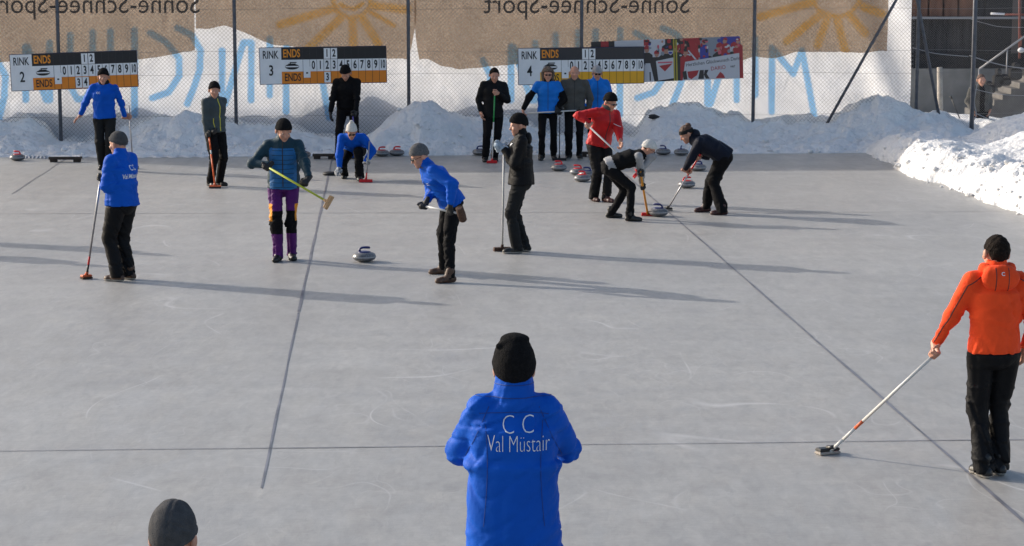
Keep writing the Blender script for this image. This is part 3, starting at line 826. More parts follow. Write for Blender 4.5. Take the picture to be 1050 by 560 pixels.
# ------------------------------------------------------------------ banner of white sheeting with blue letters, mirrored because seen from behind
def mat_sheet(name, base, paint, trans=.55, see=0.0, tint=(1, 1, 1), weave=0.):
    m = bpy.data.materials.new(name); m.use_nodes = True; nt = m.node_tree; N = nt.nodes.new; Lk = nt.links.new
    nt.nodes.remove(nt.nodes['Principled BSDF']); out = nt.nodes['Material Output']
    at = N('ShaderNodeAttribute'); at.attribute_name = 'paint'
    tc = N('ShaderNodeTexCoord'); n = N('ShaderNodeTexNoise'); n.inputs['Scale'].default_value = 1.7; n.inputs['Detail'].default_value = 8
    n.inputs['Distortion'].default_value = .6
    Lk(tc.outputs['Object'], n.inputs['Vector'])
    r = N('ShaderNodeValToRGB'); r.color_ramp.elements[0].position = .3; r.color_ramp.elements[1].position = .72
    r.color_ramp.elements[0].color = (*[c*.86 for c in base], 1); r.color_ramp.elements[1].color = (*[min(.95, c*1.08) for c in base], 1)
    Lk(n.outputs['Fac'], r.inputs['Fac'])
    mx = N('ShaderNodeMix'); mx.data_type = 'RGBA'; Lk(at.outputs['Fac'], mx.inputs['Factor']); Lk(r.outputs['Color'], mx.inputs['A']); mx.inputs['B'].default_value = (*paint, 1)
    d = N('ShaderNodeBsdfDiffuse'); t = N('ShaderNodeBsdfTranslucent'); Lk(mx.outputs['Result'], d.inputs['Color']); Lk(mx.outputs['Result'], t.inputs['Color'])
    s = N('ShaderNodeMixShader'); s.inputs[0].default_value = trans; Lk(d.outputs[0], s.inputs[1]); Lk(t.outputs[0], s.inputs[2])
    last = s.outputs[0]
    bn = N('ShaderNodeTexNoise'); bn.inputs['Scale'].default_value = 1.6; bn.inputs['Detail'].default_value = 6; bn.inputs['Distortion'].default_value = 1.2; Lk(tc.outputs['Object'], bn.inputs['Vector'])
    bp = N('ShaderNodeBump'); bp.inputs['Strength'].default_value = .5; bp.inputs['Distance'].default_value = .09; Lk(bn.outputs['Fac'], bp.inputs['Height'])
    Lk(bp.outputs[0], d.inputs['Normal']); Lk(bp.outputs[0], t.inputs['Normal'])
    if see:
        tr = N('ShaderNodeBsdfTransparent'); tr.inputs['Color'].default_value = (*tint, 1)
        s2 = N('ShaderNodeMixShader')
        w = N('ShaderNodeTexNoise'); w.inputs['Scale'].default_value = 26; w.inputs['Detail'].default_value = 3; Lk(tc.outputs['Object'], w.inputs['Vector'])
        mr = N('ShaderNodeMapRange'); Lk(w.outputs['Fac'], mr.inputs['Value']); mr.inputs['From Min'].default_value = .3; mr.inputs['From Max'].default_value = .7
        mr.inputs['To Min'].default_value = see-.10; mr.inputs['To Max'].default_value = see+.10
        sb = N('ShaderNodeMath'); sb.operation = 'SUBTRACT'; Lk(mr.outputs[0], sb.inputs[0])
        ml = N('ShaderNodeMath'); ml.operation = 'MULTIPLY'; ml.inputs[1].default_value = see*.75; Lk(at.outputs['Fac'], ml.inputs[0]); Lk(ml.outputs[0], sb.inputs[1])
        Lk(sb.outputs[0], s2.inputs[0]); Lk(last, s2.inputs[1]); Lk(tr.outputs[0], s2.inputs[2]); last = s2.outputs[0]
    Lk(last, out.inputs['Surface']); return m
SHEET = mat_sheet('white_sheet', (.75, .76, .79), (.22, .44, .70), .60)
NET = mat_sheet('brown_shade_net', (.24, .15, .095), (.66, .33, .04), .5, see=.36, tint=(.95, .80, .64))
def PX(px, py): p = fp(px, py); return (p[0], p[2])
def stroke_field(X, Z, strokes, w, soft=.02):
    d = np.full(X.shape, 9.0)
    for s in strokes:
        pts = [PX(*q) for q in s]
        for a, b in zip(pts[:-1], pts[1:]):
            ax, az = a; bx, bz = b; L = (bx-ax)**2+(bz-az)**2+1e-9
            t = np.clip(((X-ax)*(bx-ax)+(Z-az)*(bz-az))/L, 0, 1)
            d = np.minimum(d, np.hypot(X-ax-t*(bx-ax), Z-az-t*(bz-az)))
    return np.clip((w/2-d)/soft+.5, 0, 1)
word = [[(792,115),(792,49),(814,76),(823,52),(836,121)], [(775,40),(775,98)], [(726,52),(726,107),(729,107),(748,44),(756,44),(756,103)],
        [(680,29),(695,36),(704,52),(703,72),(697,90),(690,107)], [(652,34),(668,43),(682,60),(682,78),(671,95),(654,101)],
        [(636,31),(636,118)], [(611,32),(611,100)], [(636,72),(611,70)], [(593,33),(593,88),(586,102),(577,102),(570,88),(570,36)],
        [(549,44),(549,103),(545,103),(526,48),(524,48),(524,103)], [(495,62),(503,78),(502,100),(497,122)]]
strokes = []
for dx in (0, -499, 497): strokes += [[(x+dx, y+(0 if dx else 0)) for x, y in s] for s in word]
def sheet(name, x0, x1, zlo, zhi, st, off, mt, paint, fold):
    see_ = name == 'shade_net'
    nx = int((x1-x0)/st)+1; nz = int((zhi-0)/st)+1
    xs = np.linspace(x0, x1, nx); tt = np.linspace(0, 1, int(4.9/st))
    X = np.repeat(xs[:, None], len(tt), 1); lo = (np.interp(xs, *zlo)+(.035*(vnoise(xs*2.3, xs*0+5)-.5)+.02*(vnoise(xs*9, xs*0+2)-.5) if see_ else 0))[:, None]; Z = lo+(zhi-lo)*tt[None]
    Pn = paint(X, Z); Yv = fence_y(X)+off+fold(X, Z)
    V = np.stack([X, Yv, Z], -1).reshape(-1, 3); I = np.arange(X.size).reshape(X.shape)
    Q = np.stack([I[:-1, :-1], I[1:, :-1], I[1:, 1:], I[:-1, 1:]], -1).reshape(-1, 4)
    me = np_mesh(name, V, Q); me.materials.append(mt)
    a = me.attributes.new('paint', 'FLOAT', 'POINT'); a.data.foreach_set('value', Pn.reshape(-1).astype(np.float32))
    return link(bpy.data.objects.new(name, me))
XR = fp(935, 60)[0]
def fold_w(X, Z):
    f = .06*fbm(X*.8+Z*.45, Z*.5+3, 5)+.018*np.sin(X*2.1+Z*1.4+3*vnoise(X*.5, Z*.5))+.02*np.abs(fbm(X*2.2+Z*1.5, Z*.7, 4))*2
    e = np.exp(-((XR-X)/1.8)**2); f = f+e*.085*np.sin((X*4.6+Z*2.6)+2.5*vnoise(X, Z))
    return f*.9+.05
ban = sheet('fabric_banner', -14, XR, ([-14, XR], [-.05, -.05]), 4.95, .028, .05, SHEET, lambda X, Z: stroke_field(X, Z, strokes, .135)*.97, fold_w)
tag(ban, 'long white fabric banner behind the fence with huge mirrored pale blue letters', 'banner')
SUN1 = [[(288,25),(345,8)],[(316,50),(350,18)],[(363,52),(362,20)],[(388,44),(372,18)],[(418,10),(384,6)],[(350,4),(355,8),(364,9),(372,4)],[(404,26),(380,12)],[(342,2),(346,12),(358,18),(372,16),(380,6),(380,-8),(366,-14),(350,-12),(342,2)]]
SUN2 = [[(779,17),(833,2)],[(806,42),(842,14)],[(838,46),(848,16)],[(866,54),(858,20)],[(886,34),(870,15)],[(903,14),(884,7)],[(832,0),(838,10),(848,16),(862,17),(872,12),(880,2),(876,-10),(862,-16),(844,-14),(834,-6),(832,0)]]
def sunp(S):
    def f(X, Z):
        a = stroke_field(X, Z, S[:5] if S is SUN1 else S[:6], .17, .06); b = stroke_field(X, Z, S[5:] if S is SUN1 else S[6:], .09, .05)
        c = stroke_field(X, Z, [[(s[0]*.0+s[0], s[1]) for s in S[-1]]], .02, .02)
        return np.maximum(a, b)*.8*(.85+.3*vnoise(X*8, Z*8))
    return f
none = lambda X, Z: X*0
def netlow(pl): return [fp(x, y)[0] for x, y in pl], [fp(x, y)[2] for x, y in pl]
def fold_n(a): return lambda X, Z: -.09*fbm(X*1.3+Z*.9+a, Z*.7, 5)-.03*np.sin(X*2.6+Z*1.4+a+3.5*vnoise(X*.7+a, Z))-.035*np.exp(-(np.sin(X*.9+Z*.8+a)/.12)**2)-.10
n1 = sheet('shade_net', fp(-160, 30)[0], fp(200.5, 30)[0], netlow([(-160,60),(0,64),(60,60),(140,61),(197,53),(201,52)]), 4.9, .045, 0, NET, none, fold_n(1))
tag(n1, 'brown shade net on the fence above the rink 2 scoreboard', 'shade net', 'brown nets hung along the fence')
n2 = sheet('shade_net', fp(201.5, 30)[0], fp(427, 30)[0], netlow([(200,30),(215,29),(230,26),(245,31),(262,39),(280,46),(300,48),(340,55),(395,60),(418,61),(422,50),(424,38),(427,22)]), 4.88, .03, 0, NET, sunp(SUN1), fold_n(4))
tag(n2, 'brown shade net with a painted orange sun above the rink 3 scoreboard', 'shade net', 'brown nets hung along the fence')
def fold_3(X, Z):
    x0 = fp(436, 30)[0]
    return fold_n(8)(X, Z)-.02-.05*np.exp(-((X-x0)/.16)**2)-.04*np.exp(-((X-x0-.5)/.25)**2)
n3 = sheet('shade_net', fp(425.5, 30)[0], fp(909, 30)[0], netlow([(425,18),(427,42),(430,61),(440,60),(452,66),(472,70),(495,69),(530,66),(640,60),(760,62),(775,58),(788,60),(800,59),(815,54),(850,53),(880,54),(903,51),(909,52)]), 4.86, .03, 0, NET, sunp(SUN2), fold_3)
tag(n3, 'wide brown shade net with mirrored writing and an orange sun beside the bare white sheet', 'shade net', 'brown nets hung along the fence')
INK = mat('dark_brown_ink', (.12, .085, .06), .9)
def net_text(parent, pxr, py, width_px, txt='Sonne-Schnee-Sport'):
    V, Fs = text_tris(txt, 1.0, 'LEFT', bold=.0); w = V[:, 0].max()
    a = fp(pxr, py); s = width_px/2200*a[1]/w; out = []
    for x, y, z in V:
        X = a[0]-x*s; out.append((X, float(fence_y(X))-.235, a[2]+y*s*1.12))
    mb = MB(); mb.add(out, [tuple(reversed(f)) for f in Fs]); mb.build('lettering', INK, parent)
net_text(n3, 707, 4.5, 209); net_text(n1, 207.5, 4.5, 209)

# ------------------------------------------------------------------ chain-link fence
fen = empty('chain_link_fence', (0, FY, 0)); tag(fen, 'tall chain-link fence of grey posts and wire mesh in front of the banner', 'fence')
def fpost(px, name='post', r=.033, z1=4.8, off=-.285, pxt=None):
    p = fp(px, 120, 0); mb = MB(); X = p[0]; Y = fence_y(X)+off
    mb.tube([(X, Y-FY, -.7), (X, Y-FY, z1)], r, 12); mb.lathe([(r*1.25, z1-.03), (r*1.25, z1+.01), (0.002, z1+.03)], 12, c=(X, Y-FY, 0)); mb.build(name, STEEL, fen)
for x in (-110, 65, 244, 420, 595.5, 770.5, 936.5, 993.5, 1110): fpost(x, r=.045 if x == 993.5 else .036)
def brace(a, b, r=.03):
    p, q = fp(*a, -.325), fp(*b, -.325); d = q-p
    mb = MB(); mb.tube([p-np.array([0, FY, 0])-d*.1, q-np.array([0, FY, 0])+d*.7], r, 10); mb.build('brace', STEEL, fen)
brace((849.5, 124), (919, 0)); brace((963, 120), (940.5, 0), .034)
def wires(x0, x1, z0, z1, sp_, r, off, name):
    mb = MB(); h = z1-z0; n = int((x1-x0+h)/sp_)
    V = []; Fs = []
    for sg in (1, -1):
        for i in range(n):
            xs = x0-h+i*sp_ if sg > 0 else x0+i*sp_
            a = np.array([xs, z0]); b = np.array([xs+h*sg, z1])
            pts = []
            for t0, t1 in (((x0-a[0])/(b[0]-a[0]), (x1-a[0])/(b[0]-a[0])),):
                lo, hi = sorted((t0, t1)); lo = max(0, lo); hi = min(1, hi)
                if hi <= lo: continue
                for t in (lo, hi): pts.append(a+(b-a)*t)
            if len(pts) < 2: continue
            k = len(V)
            for p in pts:
                Y = float(fence_y(p[0]))+off+sg*.003
                V += [(p[0], Y-r-FY, p[1]), (p[0]+r*.8, Y+r*.5-FY, p[1]-r*.5*sg), (p[0]-r*.8, Y+r*.5-FY, p[1]+r*.5*sg)]
            Fs += [(k, k+1, k+4, k+3), (k+1, k+2, k+5, k+4), (k+2, k, k+3, k+5)]
    for z in (.62, 1.45, 1.9, 2.75, 3.6, z1):
        k = len(V)
        xs = np.linspace(x0, x1, 60)
        for x in xs:
            zz = z+.012*math.sin(x*1.7+z*3); Y = float(fence_y(x))+off-.006
            V += [(x, Y-.003-FY, zz), (x, Y+.002-FY, zz+.003), (x, Y+.002-FY, zz-.003)]
        for i in range(59):
            for j in range(3): Fs.append((k+3*i+j, k+3*i+(j+1) % 3, k+3*i+3+(j+1) % 3, k+3*i+3+j))
    mb.add(V, Fs); mb.build(name, WIRE, fen)
wires(-14, XR, .02, 4.7, 0.0707*1.15, .0028, -.245, 'wire_mesh')
wires(XR+.02, 13.5, .2, 4.7, .048, .0010, -.245, 'wire_mesh')
def cable(pts, r=.008):
    P_ = [fp(*p, -.30)-np.array([0, FY, 0]) for p in pts]; out = []
    for i in range(len(P_)-1):
        for t in np.linspace(0, 1, 6, endpoint=False):
            p0 = P_[max(i-1, 0)]; p1 = P_[i]; p2 = P_[i+1]; p3 = P_[min(i+2, len(P_)-1)]
            out.append(.5*(2*p1+(p2-p0)*t+(2*p0-5*p1+4*p2-p3)*t*t+(3*p1-p0-3*p2+p3)*t**3))
    out.append(P_[-1]); mb = MB(); mb.tube(out, r, 6); mb.build('cable', mat('grey_cable', (.33, .33, .34), .6), fen)
cable([(936, 49), (960, 55), (993, 58)], .007); cable([(994, 57), (1020, 65), (1050, 70), (1110, 72)], .010)
cable([(994, 19), (1010, 24), (1035, 28), (1110, 27)], .006); cable([(994, 90), (1020, 96), (1050, 98), (1110, 96)], .006)
cable([(1000, 116), (1020, 124), (1050, 129), (1110, 131)], .009); cable([(1002, 86), (999, 104), (1001, 118), (996, 126)], .011)
ICEW = mat('frosted_white', (.7, .7, .72), .8)

# ------------------------------------------------------------------ scoreboards
SBW = mat('board_white', (.82, .82, .82), .5, var=.06, vscale=4); SBK = mat('board_black', (.012, .012, .015), .4); SBO = mat('board_orange', (.80, .24, .015), .45, var=.05, vscale=5)
SBY = mat('board_yellow', (.80, .40, .012), .45, var=.05, vscale=5); SBG = mat('board_dark_grey', (.030, .030, .036), .4); SBF = mat('board_frame_blue', (.02, .022, .07), .5)
TXK = mat('numeral_black', (.01, .01, .012), .5); TXO = mat('lettering_orange', (.85, .30, .02), .5)
def board(num, L, Rt, tops, bots, dash, low, top, label):
    """L, Rt = pixel of the upper left and upper right corner"""
    a, b = fp(*L, -.35), fp(*Rt, -.35); W = float(np.linalg.norm(b-a)); x = nrm(b-a); z = nrm(np.cross(x, [0, 1, 0])); z = z if z[2] > 0 else -z; y = np.cross(z, x)
    root = empty('scoreboard', (0, 0, 0)); root.matrix_world = Matrix([[x[i], y[i], z[i], a[i]] for i in range(3)]+[[0, 0, 0, 1]])
    tag(root, label, 'scoreboard', 'rink scoreboards on the fence')
    H = W*148/520; u = W/520; hr = H/3
    q = MB(); q.box((-.012, 0.0, -H-.012), (W+.012, .022, .012)); q.build('frame', SBF, root)
    def T(mb, txt, cx, cz, size, bold=.0, sx=.8, dy=-.0085):
        V, Fs = text_tris(txt, size, bold=bold); mb.add([(cx+v[0]*sx, dy, cz+v[1]) for v in V], Fs)
    p = MB(); p.box((0, -.006, -H), (89*u, -.001, 0)); pn = p.build('rink_panel', SBW, root)
    t = MB(); T(t, 'RINK', 44*u, -H*.20, 46*u, .003, .62); t.build('lettering', TXK, pn); t = MB(); T(t, num, 46*u, -H*.64, 60*u, .005, .72); t.build('numeral', TXK, pn)
    for nm, z0, m, c0 in (('top_row', 0, top, 89), ('number_row', -hr, SBW, 89), ('bottom_row', -2*hr, low, 89)):
        r = MB(); r.box((c0*u, -.006, z0-hr+.002), (W, -.001, z0)); ro = r.build(nm, m, root); t = MB()
        if nm == 'top_row': T(t, 'ENDS', 131*u, z0-hr/2, 46*u, .005, .62); t.build('lettering', TXO, ro)
        if nm == 'bottom_row': T(t, 'ENDS', 134*u, z0-hr/2, 44*u, .003, .62); t.build('lettering', TXK, ro)
        if nm == 'number_row':
            for i in range(11):
                tn = MB(); T(tn, str(i), (89+88+(1.5+i)*28.6)*u, z0-hr/2, 47*u, .006, .60 if i < 10 else .45); tn.build('numeral', TXK, ro)
            s = []
            def el(cx, cz, rx, rz, dy): t.poly([(cx+rx*math.cos(k*math.pi/10), dy, cz+rz*math.sin(k*math.pi/10)) for k in range(20)])
            cx, cz = 132*u, z0-hr*.58
            el(cx, cz, 29*u, 12*u, -.0085); t.box((cx-9*u, -.0085, cz+15*u), (cx+19*u, -.0075, cz+19*u)); t.box((cx-9*u, -.0085, cz+9*u), (cx-5*u, -.0075, cz+18*u))
            t.box((cx-15*u, -.0088, cz+8*u), (cx+15*u, -.0075, cz+13*u)); t.build('stone_symbol', TXK, ro)
            w = MB(); w.box((cx-27*u, -.0100, cz-2*u), (cx+27*u, -.0090, cz+3*u)); w.build('stone_symbol_band', SBW, ro)
        for i in range(12):
            ln = MB(); xx = (177+i*28.6)*u; ln.box((xx-.003, -.0083, z0-hr+.003), (xx+.003, -.0065, z0-.001)); ln.build('divider', TXK if nm != 'top_row' else SBG, ro)
    def plate(txt, cx, cz, w=26, h=44, sz=42):
        g_ = MB(); g_.box((cx-w/2*u, -.015, cz-h/2*u), (cx+w/2*u, -.0105, cz+h/2*u), bev=.001); o = g_.build('number_plate', SBW, root)
        t = MB(); T(t, txt, cx, cz, sz*u, .006, .65, -.0172); t.build('numeral', TXK, o)
    for c, s in tops: plate(s, (177+(c+1.5)*28.6)*u, -hr*.52)
    for c, s in bots: plate(s, (177+(c+1.5)*28.6)*u, -hr*2.5)
    plate('-', (177+.5*28.6)*u+(2*u), -hr*dash, 28, 46)
    # the four wire ties
    for cx in (.03, .5, .97):
        [(lambda w: w.tube([(W*cx, .02, zz), (W*cx, .12, zz)], .004, 6).build('tie', WIRE, root))(MB()) for zz in (-.02, -H+.02)]
board('2', (10.0, 56.5), (139.5, 52.0), [(3, '1'), (4, '2')], [(2, '3'), (3, '4')], 2.1, SBO, SBK, 'scoreboard reading RINK 2 with four number plates hung, orange lower row')
board('3', (266.0, 49.5), (395.5, 47.5), [(2, '1'), (3, '2')], [(2, '3')], 2.05, SBO, SBK, 'scoreboard reading RINK 3 with an orange lower row')
board('4', (531.5, 50.0), (660.0, 48.3), [(2, '1'), (3, '2')], [], 2.05, SBY, SBG, 'scoreboard reading RINK 4 with a yellow lower row')

# poster of a cheering crowd, flat print
def poster():
    a, b = fp(606, 43, -.275), fp(758.5, 37.2, -.275); W = float(np.linalg.norm(b-a)); x = nrm(b-a); z = nrm(np.cross(x, [0, 1, 0])); z = z if z[2] > 0 else -z; y = np.cross(z, x)
    root = empty('poster'); root.matrix_world = Matrix([[x[i], y[i], z[i], a[i]] for i in range(3)]+[[0, 0, 0, 1]])
    tag(root, 'printed photo poster of a red capped crowd beside the rink 4 scoreboard', 'poster')
    u = W/153; H = 43*u
    cols = dict(bg=(.16, .17, .20), blk=(.02, .02, .025), red=(.34, .02, .03), skin=(.42, .22, .16), wht=(.50, .51, .55), blu=(.03, .04, .28), gr=(.22, .25, .30), yel=(.35, .30, .04), pk=(.55, .10, .14))
    keys = list(cols); Ms = [mat('print_'+k, c, .35) for k, c in cols.items()]
    mb = MB(); mb.box((0, .0, -H), (W, .006, 0), keys.index('wht')); z_ = [0]
    def D(): z_[0] += 1; return -.0006-.00012*z_[0]
    def rect(x0, y0, x1, y1, k): d = D(); mb.poly([(x0*u, d, -y1*u), (x1*u, d, -y1*u), (x1*u, d, -y0*u), (x0*u, d, -y0*u)], keys.index(k))
    def pol(P_, k): d = D(); mb.poly([(p[0]*u, d, -p[1]*u) for p in P_], keys.index(k))
    def el(cx, cy, rx, ry, k): d = D(); mb.poly([((cx+rx*math.cos(t*math.pi/8))*u, d, (-cy+ry*math.sin(t*math.pi/8))*u) for t in range(16)], keys.index(k))
    rect(0, 0, 24, 8, 'blk'); rect(10, 0, 18, 6, 'red'); rect(54, 18, 153, 43, 'blk'); rect(84, 0, 112, 16, 'red'); rect(112, 0, 134, 20, 'gr'); rect(96, 2, 104, 9, 'blk')
    rect(133, 0, 153, 10, 'blu'); rect(76, 0, 92, 12, 'blk'); rect(54, 0, 60, 6, 'red'); rs = np.random.RandomState(2)
    for (cx, cy, r, capc, bodyc) in ((57,10,3.2,'red','blk'),(67,15,3,'red','blk'),(76,11,4,'blk','blk'),(88,10,4,'red','blk'),(97,14,3.2,'red','red'),(111,15,3,'wht','gr'),(120,16,2.8,'gr','blk'),(132,11,4,'red','blk'),(147,11,4.2,'red','blk'),(151,5,2.6,'red','red'),(138,4,2.5,'red','red'),(106,8,2.2,'skin','red'),(116,5,2.4,'red','blu')):
        pol([(cx-r*1.9, 43), (cx-r*1.8, cy+r*1.8), (cx-r*.8, cy+r), (cx+r*.8, cy+r), (cx+r*1.8, cy+r*1.8), (cx+r*1.9, 43)], bodyc)
        el(cx, cy, r*.75, r, 'skin'); pol([(cx-r*.9, cy-r*.1), (cx-r*.8, cy-r*.9), (cx, cy-r*1.4), (cx+r*.8, cy-r*.9), (cx+r*.9, cy-r*.1)], capc)
    for q in range(70):
        cx, cy = rs.uniform(56, 153), rs.uniform(1, 20); el(cx, cy, rs.uniform(.8, 2.0), rs.uniform(.8, 2.2), ['red', 'skin', 'blk', 'gr', 'wht', 'red', 'blk', 'blu', 'pk'][q % 9])
    pol([(66, 22), (84, 19), (85, 40), (68, 42)], 'wht'); pol([(69, 27), (83, 25), (75, 33)], 'red'); rect(68, 23, 83, 24.5, 'pk')
    rect(84, 0, 85.5, 43, 'yel'); rect(86.5, 1, 88, 43, 'yel'); pol([(100, 2), (106, 2), (112, 20), (103, 20)], 'red'); pol([(100, 12), (108, 22), (106, 22), (99, 13)], 'wht')
    pol([(50, 24), (60, 24), (64, 43), (48, 43)], 'wht'); rect(59, 33, 60.3, 42, 'blk')
    pol([(96, 24), (152, 17), (152, 43), (93, 43)], 'wht')
    pol([(98, 34), (110, 33), (108, 38), (102, 42), (99, 40)], 'red'); pol([(93, 34), (97, 33), (98, 42), (94, 42)], 'blk')
    pol([(111, 33), (115, 33), (115, 42), (109, 42)], 'blk'); pol([(116, 33), (120, 33), (118, 37), (121, 42), (117, 42), (115, 38)], 'blk')
    pol([(127, 42), (130, 38), (132, 35.5), (135, 38), (137, 42)], 'red')
    mb.build('print', Ms, root)
    for txt, cx, cy, s, k, ro in (('Herzlichen Glückwunsch Dario', 125, 24.8, 5.0, 'blk', .09), ('DARIO', 130, 31.6, 5.6, 'red', .08), ('ver', 145, 30.2, 4.5, 'blk', .08), ('ren', 53, 24.5, 4, 'blk', 0)):
        V, Fs = text_tris(txt, s*u, bold=.0008); t = MB(); c, s_ = math.cos(ro), math.sin(ro)
        t.add([((cx*u+v[0]*c*.9-v[1]*s_), -.0165, (-cy*u+v[0]*s_*.9+v[1]*c)) for v in V], Fs); t.build('lettering', Ms[keys.index(k)], root)
poster()

# ------------------------------------------------------------------ building, stair and odds and ends behind the right-hand fence
bl = empty('building', (12, 60, -.66)); tag(bl, 'dark shaded building with timber panels and a concrete base behind the right fence', 'building')
def bpt(px, py, Y=60): p = P3(px, py, Y); return p-np.array([12, 60, -.66])
def bbox(name, px0, py0, px1, py1, Y, dep, m, par=None):
    a, b = bpt(px0, py0, Y), bpt(px1, py1, Y); mb = MB(); mb.box((a[0], a[1], b[2]), (b[0], a[1]+dep, a[2])); return mb.build(name, m, par or bl)
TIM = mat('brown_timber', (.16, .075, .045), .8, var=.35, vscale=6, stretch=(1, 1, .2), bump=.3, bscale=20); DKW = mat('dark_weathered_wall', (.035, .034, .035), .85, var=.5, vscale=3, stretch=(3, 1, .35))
CONC = mat('grey_concrete', (.23, .225, .21), .85, var=.2, vscale=2.5, bump=.2, bscale=25)
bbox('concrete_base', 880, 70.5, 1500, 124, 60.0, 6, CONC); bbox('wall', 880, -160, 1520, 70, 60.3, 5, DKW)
bbox('dark_beam', 900, 55, 1500, 70, 60.1, .3, mat('black_beam', (.012, .012, .013), .8))
for i in range(4): bbox('timber_panel', 944.8+i*15.3-7, -60, 959.6+i*15.3-7, 17, 60.18, .1, TIM)
bbox('ledge', 880, 17.4, 1500, 19.6, 59.9, .5, mat('pale_ledge', (.28, .28, .29), .7))
bbox('doorway', 1012, -40, 1038, 55, 60.22, .1, mat('dark_opening', (.008, .008, .009), .6))
bbox('doorway', 1040, -40, 1046, 55, 60.2, .1, mat('grey_jamb', (.12, .10, .09), .7))
st = empty('staircase', bpt(1030, 118, 57)+np.array([12, 60, -.66])); tag(st, 'concrete steps rising to the right behind the fence', 'staircase')
mb = MB(); o = P3(1002, 118, 57)
base_ = np.array(st.location)
for i in range(9):
    x0 = o[0]+i*.22; mb.box((x0-base_[0], -.0, -.6), (x0+.219-base_[0]+(3 if i == 8 else 0), 1.6, .10+i*.15))
mb.build('steps', mat('dark_concrete', (.13, .125, .12), .85, var=.25, vscale=3), st)
mb = MB(); p, q = P3(1004, 71, 56.8), P3(1062, 29, 56.8); mb.tube([p-base_, q-base_], .028, 8)
for t in (.0, .5, 1.): r_ = p+(q-p)*t-base_; mb.tube([r_, r_-np.array([0, 0, .95])], .02, 8)
mb.build('handrail', mat('pale_rail', (.30, .30, .31), .5), st)
for i, (x, y, w_, h_) in enumerate(((1014, 90, .34, .22), (1024, 84, .22, .34), (1031, 82, .3, .2), (1042, 76, .3, .3))):
    mb = MB(); c = P3(x, y+6, 56.5)-base_; mb.box((c[0]-w_/2, c[1], c[2]), (c[0]+w_/2, c[1]+.3, c[2]+h_), bev=.05); mb.box((c[0]-w_*.3, c[1]-.1, c[2]+h_), (c[0]+w_*.2, c[1]+.2, c[2]+h_*1.5), bev=.04); mb.build('stored_gear', BLKPL, st)
rl = empty('railing', P3(1045, 55, 58)); tag(rl, 'rusty red standard with crossbar at the right edge', 'railing')
mb = MB(); RUST = mat('rusty_red_steel', (.20, .06, .045), .7, var=.4, vscale=10); b0 = np.array(rl.location)
mb.tube([P3(1045.5, 60, 58)-b0, P3(1045.5, -30, 58)-b0], .035, 8); mb.build('upright', RUST, rl)
mb = MB(); mb.tube([P3(1030, 15, 58)-b0, P3(1075, 15, 58)-b0], .025, 8); mb.build('crossbar', RUST, rl)
mb = MB(); mb.tube([P3(1016, 14, 58)-b0, P3(1030, 14.5, 58)-b0], .03, 8); mb.build('end_piece', ICEW, rl)
lm = empty('floodlight', P3(1047, 52, 57.5)); tag(lm, 'small round white lamp beside the rusty upright at the right edge', 'lamp')
mb = MB(); mb.lathe([(.001, -.06), (.05, -.05), (.09, -.02), (.095, .02), (.06, .07), (.001, .09)], 16); mb.build('lamp_housing', ICEW, lm)
mb = MB(); mb.tube([(0, .0, .12), (0, .02, .4)], .015, 6); mb.build('stem', RUST, lm)
p = gp(964, 121, -.66); wp = empty('wooden_post', (P3(964, 118, 47)[0], 47, -.66)); tag(wp, 'pale round wooden post standing behind the slanted fence brace', 'post')
mb = MB(); b0 = np.array(wp.location); mb.tube([(0, 0, 0), (.005, 0, 1.0), tuple(P3(963.5, 69, 47)-b0)], [.07, .065, .06], 12); mb.build('trunk', mat('pale_bare_wood', (.36, .33, .29), .8, var=.2, vscale=9, bump=.3), wp)
for (x0, y0, x1, y1, l) in ((975, 99, 983, 119, 'left'), (966, 106, 968, 119, 'short')):
    a, b = P3(x1, y1, 47.2), P3(x0, y0, 47.2); sk = empty('ski_pole', a)
    tag(sk, 'dark ski pole leaning in the snow right of the wooden post' if l == 'left' else 'short dark ski pole stuck in the snow at the foot of the wooden post', 'ski pole', 'ski poles behind the fence')
    d = b-a; mb = MB(); mb.tube([-d*.3, d*.9], .012, 8); mb.build('shaft', BLKPL, sk); mb = MB(); mb.tube([d*.88, d*1.03], .022, 8); mb.build('handle', SHOEB, sk)

# ------------------------------------------------------------------ curling stones, hacks, dropped things
GRAN = mat('grey_granite', (.15, .15, .155), .35, var=.55, vscale=55, coat=.15); BANDG = mat('ground_band', (.32, .32, .33), .6, var=.2, vscale=80)
HR = mat('red_handle', (.62, .018, .025), .35); HB = mat('blue_handle', (.012, .022, .13), .35)
def stone_meshes():
    pr = [(.002, 0), (.062, 0), (.075, .004), (.105, .012), (.128, .026), (.140, .042)]
    m1 = MB(); m1.lathe(pr+[(.143, .050)], 40); m1.lathe([(.143, .068), (.138, .082), (.124, .098), (.100, .110), (.072, .1155), (.002, .1165)], 40)
    m2 = MB(); m2.lathe([(.143, .050), (.1445, .053), (.1445, .065), (.143, .068)], 40)
    m3 = MB(); m3.lathe([(.078, .1145), (.078, .119), (.070, .123), (.002, .125)], 28)
    pts = [(-.052, 0, .118), (-.056, 0, .138), (-.050, 0, .156), (-.030, 0, .168), (.0, 0, .171), (.035, 0, .171), (.066, 0, .168), (.074, 0, .165)]
    m3.tube(pts, [.021, .015, .013, .013, .0145, .0155, .014, .008], 12)
    return m1.mesh('body', GRAN), m2.mesh('running_band', BANDG), m3
S1, S2, S3 = stone_meshes(); HM = {'r': S3.mesh('handle', HR), 'b': S3.mesh('handle', HB)}
def stone_kind(c):
    root = empty('curling_stone'); 
    b = link(bpy.data.objects.new('body', S1), root); link(bpy.data.objects.new('running_band', S2), b); link(bpy.data.objects.new('handle', HM[c]), root); return root
def copy_tree(o, parent=None):
    c = o.copy(); link(c, parent)
    for ch in list(o.children): copy_tree(ch, c)
    return c
proto = {}
